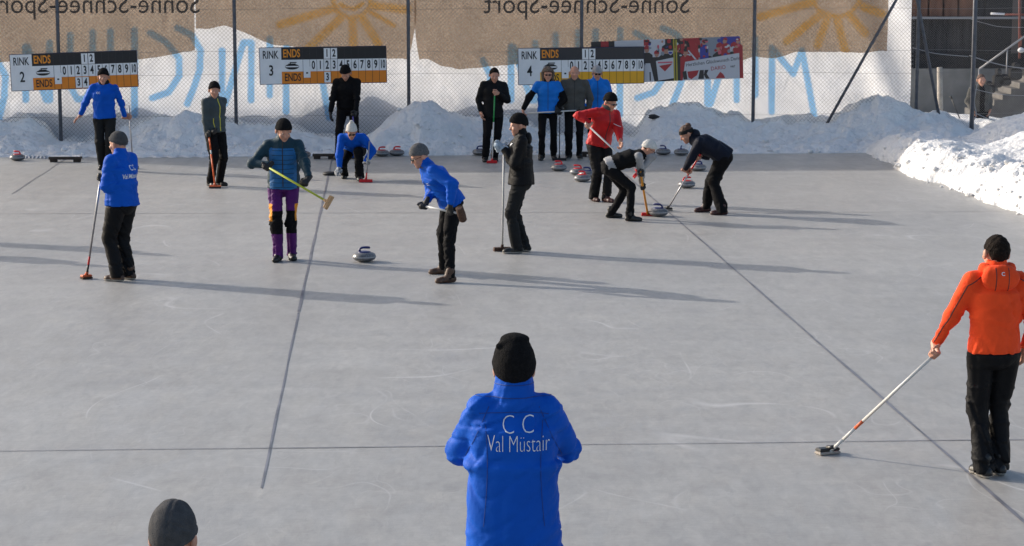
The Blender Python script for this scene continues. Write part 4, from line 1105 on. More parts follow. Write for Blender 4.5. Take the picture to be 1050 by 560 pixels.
for x, y, c, rz, lab in (
    (18, 166, 'r', 160, 'curling stone with a dark red handle alone beside the snow bank at far left'),
    (373.5, 269.5, 'b', 8, 'blue handled curling stone alone on open ice between the two blue jacketed players'),
    (391.5, 161.5, 'r', 20, 'left stone of the red handled pair by the snow behind the rink 3 crouching player'),
    (407, 161, 'r', -15, 'right stone of the red handled pair by the snow behind the rink 3 crouching player'),
    (311, 163, 'b', 60, 'dark curling stone half hidden behind the left shoulder of the purple trousered player'),
    (361, 163, 'b', 100, 'stone hidden behind the knees of the crouching player in the white bobble hat'),
    (492, 160.5, 'b', 30, 'dark curling stone left of the feet of the man with the green and white broom'),
    (573, 176.5, 'r', 200, 'red handled stone just in front of the spectators, leftmost of its cluster'),
    (592.5, 181, 'r', 170, 'red handled stone at the rear of the cluster beside the red jacketed man'),
    (602, 183.5, 'b', 190, 'blue handled stone squeezed behind the leg of the red jacketed man'),
    (597, 187.5, 'r', 215, 'foremost red handled stone touching the cluster beside the red jacketed man'),
    (704, 194, 'r', 12, 'red handled stone on the ice under the arm of the dark jacketed sweeper'),
    (675, 223, 'b', 155, 'blue handled stone sliding between the brooms of the two sweepers'),
    (661, 161, 'b', 20, 'dark stone mostly hidden behind the back of the grey sleeved sweeper'),
    (680, 160, 'b', 140, 'dark stone near the snow just behind the white capped sweeper head'),
    (698.5, 160.5, 'b', 80, 'dark stone near the snow behind the arm of the dark jacketed sweeper'),
    (716, 176.5, 'b', 170, 'dark handled stone behind the knees of the dark jacketed sweeper')):
    o = stone_kind(c) if c not in proto else copy_tree(proto[c]); proto.setdefault(c, o)
    p = gp(x, y-1.2); o.location = (p[0], p[1], .0045); o.rotation_euler = (0, 0, R(rz)); tag(o, lab, 'curling stone', 'curling stones on the ice')
BARK = mat('dark_wet_wood', (.045, .032, .026), .8, var=.4, vscale=8, bump=.4)
for (x0, x1, y, lab) in ((50, 83, 166.5, 'low dark wooden foot hack frosted on top, at the left under the rink 2 board'), (320.5, 344, 163.3, 'low dark wooden foot hack behind the crouching player under the rink 3 board'), (594, 613, 161, 'low dark wooden foot hack behind the legs under the rink 4 board')):
    a, b = gp(x0, y), gp(x1, y); L = np.linalg.norm(b-a); h = empty('hack', (a+b)/2, math.atan2(*(b-a)[[1, 0]])); tag(h, lab, 'hack', 'foot hacks at the end of the rinks')
    mb = MB(); mb.box((-L/2, -.02, .05), (L/2, .14, .10), bev=.008); mb.build('plank', BARK, h)
    mb = MB(); mb.box((-L/2+.02, 0.0, .0), (-L/2+.14, .12, .052), bev=.006); mb.build('support', BARK, h); mb = MB(); mb.box((L/2-.14, 0.0, .0), (L/2-.02, .12, .052), bev=.006); mb.build('support', BARK, h)
    mb = MB(); mb.box((-L/2+.02, .02, .098), (L/2-.02, .13, .112), bev=.006); mb.build('frost_cap', SNOW, h)
# thin low white strips laid on the ice before the bank
for x0, x1, y, in ((22, 55, 162), (80, 212, 161.3)):
    V = []; Fs = []; n = 60
    for i in range(n):
        x = x0+(x1-x0)*i/(n-1); p = gp(x, y+.35*math.sin(i*.9)); e = math.sin(math.pi*i/(n-1))**.4; w = .10*(.6+.5*abs(math.sin(i*1.3)))*e
        V += [p+(0, -w, .003), p+(0, 0, .03*e+.004), p+(0, w, .003)]
    for i in range(n-1):
        for j in range(2): Fs.append((3*i+j, 3*i+3+j, 3*i+4+j, 3*i+1+j))
    mb = MB(); mb.add(V, Fs, 0, True); tag(mb.build('white_strip', SNOW), kind='structure')
# small dark things
def lumpy(name, lab, cat, c, r, m, sd):
    mb = MB(); V, Fs = clod((0, 0, 0), 1.0, sd); V = [np.array(v)*np.array(r) for v in V]; mb.add(V, Fs, 0, True); o = mb.build(name, m); o.location = c; tag(o, lab, cat); return o
def on_bank(px, py):
    d = ray(px, py)
    for t in np.linspace(38, 45, 700):
        q = np.array([d[0]*t, d[1]*t, HC+d[2]*t])
        if q[2] <= float(snow_h(np.array([q[0]]), np.array([q[1]]))[0]): break
    return q
pk = on_bank(670, 121.5); lumpy('glove', 'crumpled black glove lying on the snow bank right of the red jacketed man', 'glove', (pk[0], pk[1]-.03, pk[2]+.04), (.10, .08, .06), GLOVEB, 77)
pk = gp(338, 180); mb = MB(); mb.lathe([(.002, 0), (.11, 0), (.125, .012), (.13, .03), (.11, .05), (.06, .058), (.002, .06)], 24)  # small dark shape on the ice, built as a plain black disc
o = mb.build('black_disc', mat('plain_black', (.014, .013, .013), .6, bump=.3)); o.location = (pk[0], pk[1]+.05, .004); tag(o, 'small round black disc lying on the ice beside the crouching player hand', 'pad')
# ------------------------------------------------------------------ the people and their brooms
def W2(px, py, Y): return P3(px, py, Y)
def sleeves_other(C, ft, fa, c): return (fa < ft-.012)*1           # 0 torso, 1 sleeves
# P1 pointing man at the back left
Y = gp(107, 173)[1]
A, G = gp(135, 176), W2(133, 121, Y-.1); A = np.array([G[0]+.03, Y-.05, .0])
broom('grey pole broom hanging from the left hand of the pointing man', A, G, 1.25, SILV, across=(1, .3, 0))
def ex1(c):
    front_zip(c, BLUE, .01)
    drape_text(c, 'CC', .05, -.085, -.14, sgn=1, name='chest_print', bold=.001)
person('man in blue jacket and black hat pointing sideways before the rink 2 scoreboard', (gp(113, 174.5), gp(104.5, 174)), 184, H=1.84,
       hands={'R': dict(w=W2(82.5, 118.5, Y-.15), dir=(.75, .3, -.6), curl=12), 'L': grip(A, G)}, elbows={'R': (.5, -.3, -.8), 'L': (-.8, -.5, -.4)}, jacket=BLUE, trousers=CHAR, hat=(BLACKKNIT, 'beanie'),
       scarf=CHAR, head=(0, 4, 0), hem=.05, seed=11, extra=ex1, loose=1.05)
# P2 near left, back turned, facing left
f1, f2 = gp(119, 288.5), gp(132, 286.5); A = gp(88.5, 286); G = W2(103.5, 182, (f1[1]+f2[1])/2-.10)
broom('long grey pole broom with a small orange brown brush, left blue jacketed man', A, G, 1.03, SILV, bands=((.02, .12, BLKP), (.12, .2, REDP)), headm=(ORPL, BROWNH), w=.12, across=(.8, .6, 0))
def ex2(c):
    drape_text(c, 'CC', .085, .02, -.14, sgn=-1, name='back_print', bold=.001); drape_text(c, 'Val Müstair', .075, .0, -.235, sgn=-1, name='back_print', bold=.0012, sx=.8)
person('man in blue club jacket and grey knit hat seen from behind at the left', (f1, f2), 62, H=1.76, hands={'R': grip(A, G), 'L': dict(w=G+np.array([.05, .12, -.03]), dir=(.3, .9, -.2), curl=60)},
       elbows={'R': (.5, -.5, -.6), 'L': (-.5, -.2, -.8)}, jacket=BLUE, trousers=BLACKS, hat=(GREYKNITD, 'beanie'), gloves=GLOVEB, head=(-2, 8, 0), hem=.06, shoes=SHOEBR, sole=SOLE, seed=12, loose=1.22, baggy=1.25,
       near=True, extra=ex2, hatkw=dict(h=.105), hair=HAIRG, pel=(0, -.02, None))
# P3 grey green jacket
f1, f2 = gp(226, 190.5), gp(216.5, 191.5); Yc = (f1[1]+f2[1])/2; A = gp(221.5, 192.5)+np.array([0, -.1, 0]); G = W2(214.5, 141, Yc-.25)
broom('orange banded broom standing in front of the man in the grey green jacket', A, G, 1.06, WHITEP, bands=((.04, .62, BANDM), (.62, .70, WHITEP), (.70, .95, BANDM)), headm=(ORPL, BLKPL), w=.19)
def ex3(c): front_zip(c, YEL, .018); ribbon('pocket_zip', c['bvh'], [c['waist']+c['side']*.11+c['up']*z+c['fwd']*.4 for z in np.linspace(-.16, .0, 8)], [tuple(-c['fwd'])]*8, .012, YEL, c['jk'])
person('man in grey green jacket with a yellow zip and dark cap looking at the camera', (f1, f2), 226, H=1.76, hands={'R': grip(A, G), 'L': dict(w=G+np.array([.03, -.03, -.06]), dir=(.4, .6, -.6), curl=50)},
       jacket=SLATE, trousers=BLACK, hat=(BLACKKNIT, 'beanie'), gloves=GLOVEB, head=(-34, 6, 0), collar=.075, seed=13, extra=ex3, hem=.03, glove_left=True, baggy=1.08)
# P4 purple trousers
f1, f2 = gp(299.5, 266.5), gp(285, 268); Yc = (f1[1]+f2[1])/2; B = W2(272, 170, Yc-.30); A = W2(338.5, 208.5, Yc-.62)
broom('yellow broom with a pale wooden head held across the body above the ice', A, B, 1.02, YELP, headm=(WOOD, WOOD), kind='air', across=(.3, .2, 1), w=.17, r=.013)
def tc4(C, c):
    z = C[:, 2]; k = c['k']; idx = np.zeros(len(C), int)
    f = C[:, 1]
    kn = (z > .34*k) & (z < .62*k) & (f > -.03)
    idx[kn] = 1
    lat = np.abs(C[:, 0]); og = (z > .50*k) & (z < .70*k) & (lat > .135) & (f > -.02)
    idx[og] = 2
    return idx
def ex4(c):
    front_zip(c, ZIPD, .012)
    for q in np.linspace(-.02, .42, 9):
        pts = [c['pelvis']+(c['neck']-c['pelvis'])*q/.52+c['side']*x+c['fwd']*.4 for x in np.linspace(-.13, .13, 12)]
        ribbon('quilt_seam', c['bvh'], pts, [tuple(-c['fwd'])]*12, .006, TEAL, c['jk'], .0005)
person('man in blue and teal jacket and purple trousers holding a yellow broom', (f1, f2), 182, H=1.80, hands={'R': grip(A, B, .98), 'L': grip(A, B, .36)}, elbows={'R': (1, -.3, -.2), 'L': (-.8, -.5, -.5)},
       jmats=[SKYP, TEAL], jclass=lambda C, ft, fa, c: ((fa < ft+.004) | ((C-c['neck']) @ c['up'] > -.075) | (np.abs((C-c['neck']) @ c['side']) > .165)).astype(int),
       tmats=[PURPLE, BLACK, KNEEO], tclass=tc4, hat=(BLACKKNIT, 'beanie'), gloves=GLOVEB, head=(22, 24, 0), lean=4, near=True, seed=14, extra=ex4, hem=.05, baggy=.98, feetyaw=(12, -14), hatkw=dict(rib=.3))
# P5 black clothes behind the crouching player
f1, f2 = gp(368, 163.5), gp(346, 163.5); Yc = f1[1]; G = W2(362, 121, Yc-.35); A = gp(370, 158)+np.array([0, -1.0, 0])
broom('violet pole broom held by the man dressed all in black', A, G, 1.03, PURP, headm=(BLKPL, BLKPL))
person('man all in black with bowed head standing behind the crouching player', (f1, f2), 176, H=1.86, lean=12, bend=8, hands={'L': grip(A, G), 'R': dict(w=W2(337, 126, Yc-.1), dir=(0, .2, -1))}, jacket=BLACK, trousers=BLACK,
       hat=(BLACKKNIT, 'beanie'), gloves=GLOVEB, head=(-6, 38, 0), hem=.0, seed=15, pel=(0, -.05, .93), baggy=1.0)
# P6 crouching
f1, f2 = gp(369, 185.5), gp(353.5, 183); Yc = (f1[1]+f2[1])/2; A = gp(375.2, 187); G = W2(377, 166, Yc-.35)
broom('red headed broom upright in the hand of the crouching player', A, G, 2.0, SILV, bands=((.0, .2, REDP),), headm=(REDP, REDP), w=.22)
person('crouching player in blue jacket and white bobble hat touching the ice', (f1, f2), 178, H=1.72, pel=(-.02, -.26, .50), lean=50, bend=14, hands={'L': grip(A, G), 'R': dict(w=gp(346, 185.5)+np.array([.03, -.12, .09]), dir=(.25, .7, -.55), curl=10, thumb=(-1, .3, 0))},
       elbows={'L': (-1, -.5, .5), 'R': (.9, .1, .2)}, jacket=BLUE, trousers=BLACK, hat=(WHITEKNIT, 'beanie'), hatkw=dict(pom=True, tall=True, fold=.03), gloves=GLOVEW, glasses=True, head=(10, 30, 0), seed=16, hem=.05, feetyaw=(4, -4), knee=(0, 1, .6))
# P7 leaning with brush
f1, f2 = gp(459, 290), gp(452.5, 281); Yc = (f1[1]+f2[1])/2; B = W2(431, 210.5, Yc-.15); A = W2(473, 219.5, Yc-.45)
def ex7(c):
    front_zip(c, ZIPD, .008); drape_text(c, 'CC', .05, .08, -.16, sgn=1, name='chest_print', bold=.001)
    ribbon('collar_edge', c['bvh'], [c['neck']+c['up']*.05+rotz(a)@c['fwd']*.3 for a in np.linspace(-1.2, 1.2, 16)], [tuple(-(rotz(a)@c['fwd'])) for a in np.linspace(-1.2, 1.2, 16)], .012, ZIPD, c['jk'])
broom('white broom with a thick brown hair roll carried level by the leaning player', A, B, 1.0, WHITEP, headm=(BROWNH, BROWNH), kind='roll', across=(.72, .1, -.75), w=.20)
person('player in blue jacket and light grey hat leaning forward to the left', (f1, f2), 108, H=1.74, pel=(-.02, -.08, .92), lean=28, bend=12, hands={'R': grip(A, B, .93), 'L': grip(A, B, .25)}, elbows={'R': (.6, -.6, -.4), 'L': (-.7, -.8, 0)},
       jacket=BLUE, trousers=BLACK, hat=(GREYKNIT, 'beanie'), gloves=GLOVEB, glasses=True, head=(4, 26, 0), shoes=SHOEBR, near=True, seed=17, extra=ex7, hem=.05, feetyaw=(6, -6), baggy=1.02, loose=1.1, hair=HAIRG)
# P8 centre
f1, f2 = gp(528, 260), gp(536, 258); Yc = (f1[1]+f2[1])/2; A = gp(515, 257.5)+np.array([0, 0, 0]); G = W2(516.8, 152, Yc-.06)
broom('long white broom upright under both hands of the man in the black hooded jacket', A, G, 1.03, WHITEP, headm=(BROWNH, BROWNH), w=.22, across=(1, .25, 0))
def ex8(c):
    nk = c['neck'].astype(np.float32); k = c['k']; f = c['fwd']; u = c['up']
    def fh(P):
        d = ell(P, c['neck']-f*.080*k-u*.035*k, (.115*k, .052*k, .085*k)); return smax(d, -ell(P, c['neck']-f*.05*k+u*.075*k, (.075*k, .05*k, .07*k)), .01)+wrinkle(P, 3, .008)
    sdf_obj('hood', fh, c['neck']-.2, c['neck']+.2, .010, BLACKS, c['jk'])
    for s, z in ((1, -.11), (-1, -.13)):
        ribbon('piping', c['bvh'], [c['neck']+c['side']*s*.3+c['up']*q-c['fwd']*.03 for q in np.linspace(-.12, -.5, 12)], [tuple(-c['side']*s)]*12, .008, CHAR, c['jk'])
    drape_text(c, 'v', .06, .09, -.10, sgn=1, name='chest_print', bold=.004)
person('man in black hooded jacket and black hat standing in profile facing left', (f1, f2), 93, H=1.80, hands={'R': dict(w=G+np.array([-.02, .03, .03]), dir=(-.35, .9, -.1), curl=58, thumb=(0, .3, 1)), 'L': dict(w=G+np.array([.0, -.03, .0]), dir=(.35, .9, -.1), curl=58, thumb=(0, .3, 1))},
       elbows={'R': (.5, -.5, -.8), 'L': (-.5, -.5, -.8)}, jacket=BLACKS, trousers=CHAR, hat=(BLACKKNIT, 'beanie'), gloves=GLOVEL, head=(8, 12, 0), near=True, seed=18, extra=ex8, hem=.08, sole=SOLE, baggy=1.1, loose=1.13, pel=(0, -.03, None))
# P9
f1, f2 = gp(507, 165.5), gp(497.5, 166); Yc = f1[1]; A = gp(504.5, 167.5); G = W2(507.3, 95.5, Yc-.28)
broom('green and white broom with a red head, held by the dark haired man', A, G, 1.03, WHITEP, bands=((.56, .93, GREENP),), headm=(REDP, REDP), w=.19)
person('dark haired man in long black jacket looking down, left of the standing group', (f1, f2), 188, H=1.79, hands={'L': grip(A, G), 'R': None}, elbows={'L': (-.6, -.2, -.8)}, jacket=BLACKS, trousers=BLACK, hair=HAIRD, head=(0, 18, 0), hem=.14, seed=19, collar=.075, loose=1.06, group='spectators at the back of rink 4', pel=(-.06, 0, None), slean=-2)
# P10
f1, f2 = gp(568, 163.5), gp(555, 164.3); Yc = f1[1]; A, B = W2(541, 116.2, Yc-.22), W2(596, 113, Yc-.30)
p10 = person('person with blue short padded jacket, black sleeves and brown fur hat', (f1, f2), 181, H=1.77, hands={'R': dict(w=W2(534.5, 116, Yc-.1), dir=(0, .3, -1), curl=45), 'L': grip(A, B, .55)}, elbows={'R': (.9, -.3, -.4), 'L': (-.8, -.4, -.5)},
       jmats=[BLUE2, BLACK], jclass=lambda C, ft, fa, c: ((fa < ft+.002) & (np.minimum(np.linalg.norm(C-c['sh']['L'], axis=1), np.linalg.norm(C-c['sh']['R'], axis=1)) > .155)).astype(int), trousers=BLACK, hat=(FUR, 'fur'), gloves=GLOVEB, glasses=True, scarf=CHAR,
       head=(0, 3, 0), seed=20, extra=lambda c: front_zip(c, ZIPD, .008), group='spectators at the back of rink 4', glove_right=False, hem=.06, baggy=.92)
b_, _ = broom('white broom held level in front of the spectators', B, A, 1.0, WHITEP, headm=(BLKPL, BLKPL), kind='air', across=(0, 1, 0), w=.14)
# P11
f1, f2 = gp(594.5, 163.5), gp(583, 163.5); Yc = f1[1]; A = gp(573.5, 164.5)+np.array([0, -.05, 0]); G = W2(574, 121, Yc-.2)
broom('thin black broom standing on the ice between two spectators', A, G, 1.02, BLKP, headm=(BLKPL, BLKPL), w=.26, r=.009)
person('bare headed grey haired man in grey fleece jacket between two blue jackets', (f1, f2), 179, H=1.80, hands={'R': grip(A, G), 'L': None}, jacket=GREYC, trousers=BLACK, hair=None, head=(0, 2, 0), seed=21, extra=lambda c: front_zip(c, ZIPD, .010), gloves=GLOVEB, glove_left=False,
       group='spectators at the back of rink 4', hem=.04, sole=SOLE, collar=.07, shoulder_w=.2, baggy=.95)
# P12
f1, f2 = gp(617, 160.5), gp(606, 160.5); Yc = f1[1]
person('man in bright blue jacket and grey peaked cap behind the red jacketed man', (f1, f2), 186, H=1.76, hands={'R': None, 'L': None}, jacket=BLUE2, trousers=BLACK, hat=(LGREY, 'cap'), glasses=True, head=(0, 8, 0), seed=22, extra=lambda c: front_zip(c, ZIPD, .008), group='spectators at the back of rink 4', collar=.08, hair=HAIRG)
# P13 red jacket
f1, f2 = gp(622.5, 207.5), gp(609.5, 206.5); Yc = (f1[1]+f2[1])/2; G = W2(603, 129, Yc-.32); A = W2(656, 178, Yc-.55)
broom('white broom with a red head held slanting through the air by the red jacketed man', A, G, 1.06, WHITEP, headm=(REDP, REDP), kind='air', across=(1, .2, -.2), w=.22)
person('man in red jacket and black hat looking down at the ice', (f1, f2), 212, H=1.76, slean=-7, lean=9, bend=8, hands={'R': grip(A, G), 'L': dict(w=W2(637, 151, Yc-.35), dir=(.1, .4, -.9), curl=40)}, elbows={'R': (.8, -.6, .05), 'L': (-.6, -.5, -.5)}, jacket=REDJ, trousers=BLACKS,
       hat=(BLACKKNIT, 'beanie'), glasses=True, head=(18, 24, 0), seed=23, shoes=SHOER, extra=lambda c: (front_zip(c, ZIPD, .014), ribbon('chest_stripe', c['bvh'], [c['neck']-c['side']*(.07+q)-c['up']*.16+c['fwd']*.4 for q in np.linspace(0, .06, 5)], [tuple(-c['fwd'])]*5, .008, PRINT, c['jk'])),
       collar=.07, scarf=GREYC, loose=1.1, pel=(0, -.06, .92), hem=.06, baggy=1.2)
# P14 sweeper in grey and black
f1, f2 = gp(628, 223.5), gp(648, 227); base = (f1+f2)/2; Yc = base[1]; A = gp(664.5, 221.5); G = W2(656.8, 177.5, Yc-.12); d14 = G-A
broom('orange yellow broom with a pink red head scrubbing left of the sliding stone', A, G, 1.03, ORP, bands=(), headm=(REDP, REDP), w=.19, r=.016)
person('sweeper with grey sleeves, black vest and white cap bent over a broom', (f1, f2), -88, H=1.68, pel=(0, -.20, .80), lean=66, bend=6, hands={'L': grip(A, G, .98), 'R': grip(A, G, .50)}, elbows={'L': (-.5, .3, .9), 'R': (.6, .1, .3)},
       jmats=[BLACK, LGREY], jclass=lambda C, ft, fa, c: ((fa < ft-.004) | ((C-c['pelvis']) @ np.array([0, .92, .39]) < .085)).astype(int), trousers=BLACK, hat=(WHITEKNIT, 'beanie'), hatkw=dict(rib=.2, h=.1), gloves=GLOVEB, glasses=True, head=(4, 34, 0), seed=24, hem=.03, baggy=1.0, loose=1.0, feetyaw=(4, -4), collar=0, collar_r=.06, shoulder_w=.17)
# P15 sweeper dark
f1, f2 = gp(722, 217.5), gp(739, 220.5); base = (f1+f2)/2; Yc = base[1]; A = gp(684, 217.5)+np.array([0, .15, 0]); G = W2(717, 160.5, Yc-.05)
broom('silver broom with a red upper grip reaching down behind the sliding stone', A, G, 1.04, SILV, bands=((.62, 1.0, REDP),), headm=(BLKPL, PADW), w=.18)
def ex15(c):
    k = c['k']
    def fh(P):
        return smax(ell(P, c['neck']-c['fwd']*.075*k+c['up']*.01, (.10*k, .075*k, .085*k)), -ell(P, c['neck']-c['fwd']*.03*k+c['up']*.085*k, (.08*k, .06*k, .07*k)), .01)+wrinkle(P, 3, .010)
    sdf_obj('hood', fh, c['neck']-.2, c['neck']+.2, .010, NAVY, c['jk'])
    def fb(P):
        q = c['hl'](P); d = np.abs(ell(q, (0, -.014, .024), (.081, .102, .098)))-.006; return smax(d, np.abs(q[:, 2]-.040-.30*q[:, 1])-.028, .004)*k
    sdf_obj('headband', fb, c['hc']-.15, c['hc']+.15, .007, CHAR, c['body'])
    def bun(P): return np.linalg.norm(P-(c['hw'](0, -.085, .085)).astype(np.float32), axis=1)-.042*k-.006*np.sin(P[:, 0]*140)*np.sin(P[:, 2]*120)
    sdf_obj('hair_bun', bun, c['hw'](0, -.085, .085)-.06, c['hw'](0, -.085, .085)+.06, .008, HAIRB, c['body'])
    for s in (1,): ribbon('trouser_zip', c['bvh'], [c['pelvis']], [(0, 0, 1)], .01, ZIPD, c['jk'])
person('brown haired sweeper with headband in navy hooded jacket bent over to the left', (f1, f2), 96, H=1.74, pel=(0, -.16, .86), lean=52, bend=16, hands={'R': grip(A, G, .97), 'L': grip(A, G, .50)}, elbows={'R': (.6, -.9, -.1), 'L': (-.7, -.2, .3)},
       jacket=NAVY, trousers=BLACK, hair=HAIRB, head=(4, 34, 0), seed=25, hem=.05, shoes=SHOER, extra=ex15, feetyaw=(6, -6), baggy=1.25, loose=1.12)
# P16 orange jacket
f1, f2 = gp(1007, 488.5), gp(1023.5, 485.5); Yc = (f1[1]+f2[1])/2; A = gp(848.5, 465.5); G = W2(952.5, 369, Yc+.02)
broom('white broom with a black head stretched out to the left of the orange jacket', A, G, 1.02, WHITEP, bands=((.02, .14, WHITEP), (.26, .34, ORPL)), headm=(BLKPL, PADW), w=.17, across=(1, .45, 0), r=.0125)
def ex16(c):
    k = c['k']
    def fh(P):
        d = ell(P, c['neck']-c['fwd']*.080*k-c['up']*.030*k, (.135*k, .060*k, .098*k)); d = smin(d, cap(P, c['neck']-c['side']*.09*k+c['up']*.03*k, c['neck']+c['side']*.09*k+c['up']*.03*k, .045*k, .045*k), .04)
        d = smax(d, -ell(P, c['neck']+c['up']*.10*k+c['fwd']*.02, (.082*k, .09*k, .08*k)), .012); return d+wrinkle(P, 5, .010)
    ho, V, Q = sdf_obj('hood', fh, c['neck']-.22, c['neck']+.22, .0085, ORANGE, c['jk'])
    b = BVHTree.FromPolygons([tuple(v) for v in V], [tuple(q) for q in Q])
    for s in (-.045, .045):
        ribbon('hood_seam', b, [c['neck']+c['side']*s*k+c['up']*z-c['fwd']*.4 for z in np.linspace(.05, -.11, 12)], [tuple(c['fwd'])]*12, .006, ZIPD, ho, .001)
    Vt, Ft = text_tris('C', .035, bold=.001); mb = MB(); out = []
    for x, y, z in Vt:
        p = c['neck']+c['side']*(x+.0)+c['up']*(y+.01)-c['fwd']*.4; h = b.ray_cast(Vector(p), Vector(c['fwd'])); out.append(tuple((h[0] or Vector(p))-Vector(c['fwd'])*.003))
    mb.add(out, Ft); mb.build('hood_emblem', PRINT, ho)
    for s, sg in (('L', -1), ('R', 1)):
        a = c['arms'][s]; p0 = c['neck']+c['side']*sg*.10*k; pts = [p0-c['up']*.02+(a[0]-p0)*t for t in np.linspace(0, .9, 8)]+[a[0]+(a[1]-a[0])*t for t in np.linspace(0.1, 1, 12)]+[a[1]+(a[2]-a[1])*t for t in np.linspace(.1, .95, 10)]
        ribbon('sleeve_seam', c['bvh'], [p-c['fwd']*.35+c['side']*sg*.03 for p in pts], [tuple(c['fwd'])]*len(pts), .007, ZIPD, c['jk'], .001)
person('man in orange fleece jacket with hood and black trousers seen from behind', (f1, f2), 6, H=1.77, hands={'L': grip(A, G), 'R': None}, elbows={'L': (-.5, -.7, -.5)}, jacket=ORANGE, trousers=BLACKS, hair=HAIRD, head=(8, 2, 3), near=True, seed=26, extra=ex16, hem=.045,
       sole=SOLE, baggy=1.08, loose=1.02, slean=0, feetyaw=(10, -4), shoulder_w=.18)
# P17 foreground
Yc = 10.35; c0 = P3(525, 560, Yc); b17 = np.array([c0[0], Yc, 0])
def ex17(c):
    drape_text(c, 'C C', .125, .020, -.115, sgn=-1, name='back_print', bold=-.0026, sx=.78); drape_text(c, 'Val Müstair', .125, .022, -.208, sgn=-1, name='back_print', bold=-.0024, sx=.54)
    SEAM = mat('blue_seam', (.001, .040, .25), .7)
    a_ = np.linspace(-1.7, 1.7, 30)
    for q_, w_ in ((.012, .005), (.075, .004)):
        ribbon('collar_seam', c['bvh'], [c['neck']+c['up']*q_-rotz(t)@c['fwd']*.3 for t in a_], [tuple(rotz(t)@c['fwd']) for t in a_], w_, SEAM, c['jk'], .0012)
    ribbon('yoke_seam', c['bvh'], [c['neck']+c['side']*t-c['up']*(.055+.10*abs(t)**1.2)-c['fwd']*.4 for t in np.linspace(-.17, .17, 26)], [tuple(c['fwd'])]*26, .004, SEAM, c['jk'], .001)
    for s in (-1, 1):
        ribbon('back_seam', c['bvh'], [c['neck']+c['side']*s*(.150+.02*math.sin(z*5))+c['up']*z-c['fwd']*.4 for q, z in enumerate(np.linspace(-.10, -.62, 22))], [tuple(c['fwd'])]*22, .004, SEAM, c['jk'], .0012)
        a = c['arms']['L' if s < 0 else 'R']
        pts = [a[0]+(a[1]-a[0])*t-c['fwd']*.3-c['side']*s*.03 for t in np.linspace(-.1, 1, 12)]; ribbon('sleeve_seam', c['bvh'], pts, [tuple(c['fwd'])]*12, .004, SEAM, c['jk'], .0012)
person('broad man in blue jacket lettered Val Müstair in the foreground, back to the camera', (b17+(-.12, 0, 0), b17+(.14, .02, 0)), 0, H=1.82, hands={'L': dict(l=(-.15, .36, 1.12), dir=(.9, .4, .1), curl=45), 'R': dict(l=(.15, .36, 1.12), dir=(-.9, .4, .1), curl=45)},
       elbows={'L': (-.85, -.30, -.8), 'R': (.85, -.30, -.8)}, jacket=BLUE, trousers=BLACKS, hat=(BLACKKNIT, 'beanie'), hatkw=dict(flop=True, h=.128, fold=.05, rib=.5, w=1.07, low=.022), head=(0, 0, 0), near=True, seed=27, extra=ex17, hem=.23, collar=.095, shoulder_w=.158, loose=1.10, hair=HAIRD, rough=.95, collar_r=.094, body_w=1.12)
# P18 bottom left
Yc = 8.55; c0 = P3(178, 560, Yc); b18 = np.array([c0[0], Yc, 0])
person('person in dark grey knit cap with red ears at the lower left corner', (b18+(-.1, .1, 0), b18+(.1, .1, 0)), -10, H=1.80, lean=14, hands={'L': None, 'R': None}, jacket=CHAR, trousers=BLACK, hat=(GREYKNITD, 'beanie'), hatkw=dict(h=.118, fold=.012, seam=True, rib=.0), head=(0, 6, 0), near=True, seed=28, hair=None, pel=(0, -.22, .60))
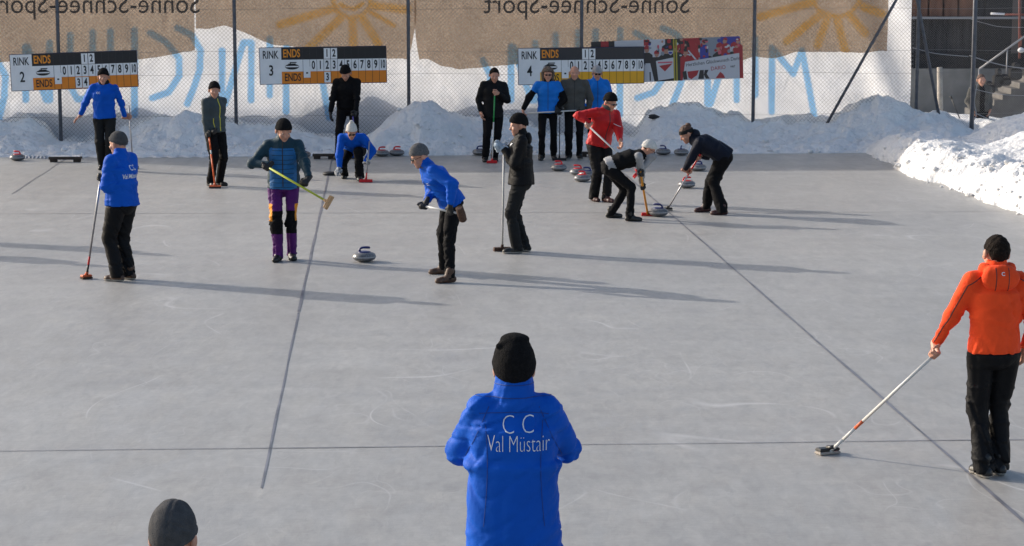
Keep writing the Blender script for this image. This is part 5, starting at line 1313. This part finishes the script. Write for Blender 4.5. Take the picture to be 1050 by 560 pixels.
# P19 behind the fence
Yc = 49.0; c0 = P3(1004.5, 120, Yc); b19 = np.array([c0[0], Yc, -.66])
person('man in dark open jacket with hands in pockets behind the right-hand fence', (b19+(.1, 0, 0), b19+(-.1, 0, 0)), 186, H=1.87, hands={'L': dict(l=(-.2, .08, .95), dir=(.3, .3, -.9)), 'R': dict(l=(.2, .08, .95), dir=(-.3, .3, -.9))}, elbows={'L': (-.4, -1, 0), 'R': (.4, -1, 0)}, jmats=[GREYC, BLACK],
       jclass=lambda C, ft, fa, c: ((np.abs((C-c['neck']) @ c['side']) < .055) & (((C-c['neck']) @ c['fwd']) > 0)).astype(int), trousers=BLACK, hair=HAIRB, head=(0, 3, 0), seed=29, group='spectators beyond the fence', loose=1.1)

# two players just out of the frame on the left, whose long shadows reach into it
for (X_, Y_, nm, jk_, sd) in ((-8.15, 28.55, 'player in dark jacket on the ice beyond the left edge, farther of two', NAVY, 31), (-8.75, 27.55, 'player in red jacket on the ice beyond the left edge, nearer of two', REDJ, 32)):
    b_ = np.array([X_, Y_, 0.]); person(nm, (b_+(.12, 0, 0), b_+(-.12, 0, 0)), 200, H=1.78, jacket=jk_, trousers=BLACK, hat=(BLACKKNIT, 'beanie'), seed=sd, gloves=GLOVEB)

# ------------------------------------------------------------------ light
sund = Vector((-.901*math.cos(R(22.3)), .434*math.cos(R(22.3)), math.sin(R(22.3)))).normalized()
w = bpy.data.worlds.new('World'); scene.world = w; w.use_nodes = True; nt = w.node_tree
sky = nt.nodes.new('ShaderNodeTexSky'); sky.sky_type = 'NISHITA'; sky.sun_disc = False; sky.sun_elevation = R(22.3); sky.sun_rotation = math.atan2(sund.x, sund.y)
sky.altitude = 300; sky.air_density = 1.0; sky.dust_density = 4.0; sky.ozone_density = 1.0
nt.links.new(sky.outputs[0], nt.nodes['Background'].inputs[0]); nt.nodes['Background'].inputs[1].default_value = .15
sl = bpy.data.lights.new('sun', 'SUN'); sl.energy = 2.95; sl.angle = R(.6); sl.color = (1, .93, .84)
so = bpy.data.objects.new('sun', sl); COL.objects.link(so); so.rotation_euler = sund.to_track_quat('Z', 'Y').to_euler()
cam = bpy.data.cameras.new('camera'); co = bpy.data.objects.new('camera', cam); COL.objects.link(co); cam.lens = F/1050*36; cam.sensor_width = 36; cam.clip_end = 3000; cam.clip_start = .1
co.location = (0, 0, HC); co.rotation_euler = (math.pi/2-PITCH, 0, 0); scene.camera = co
scene.view_settings.view_transform = 'Standard'; scene.view_settings.look = 'None'; scene.view_settings.exposure = .36; scene.view_settings.gamma = 1
scene.cycles.use_denoising = True
scene.cycles.max_bounces = 6; scene.cycles.transparent_max_bounces = 12
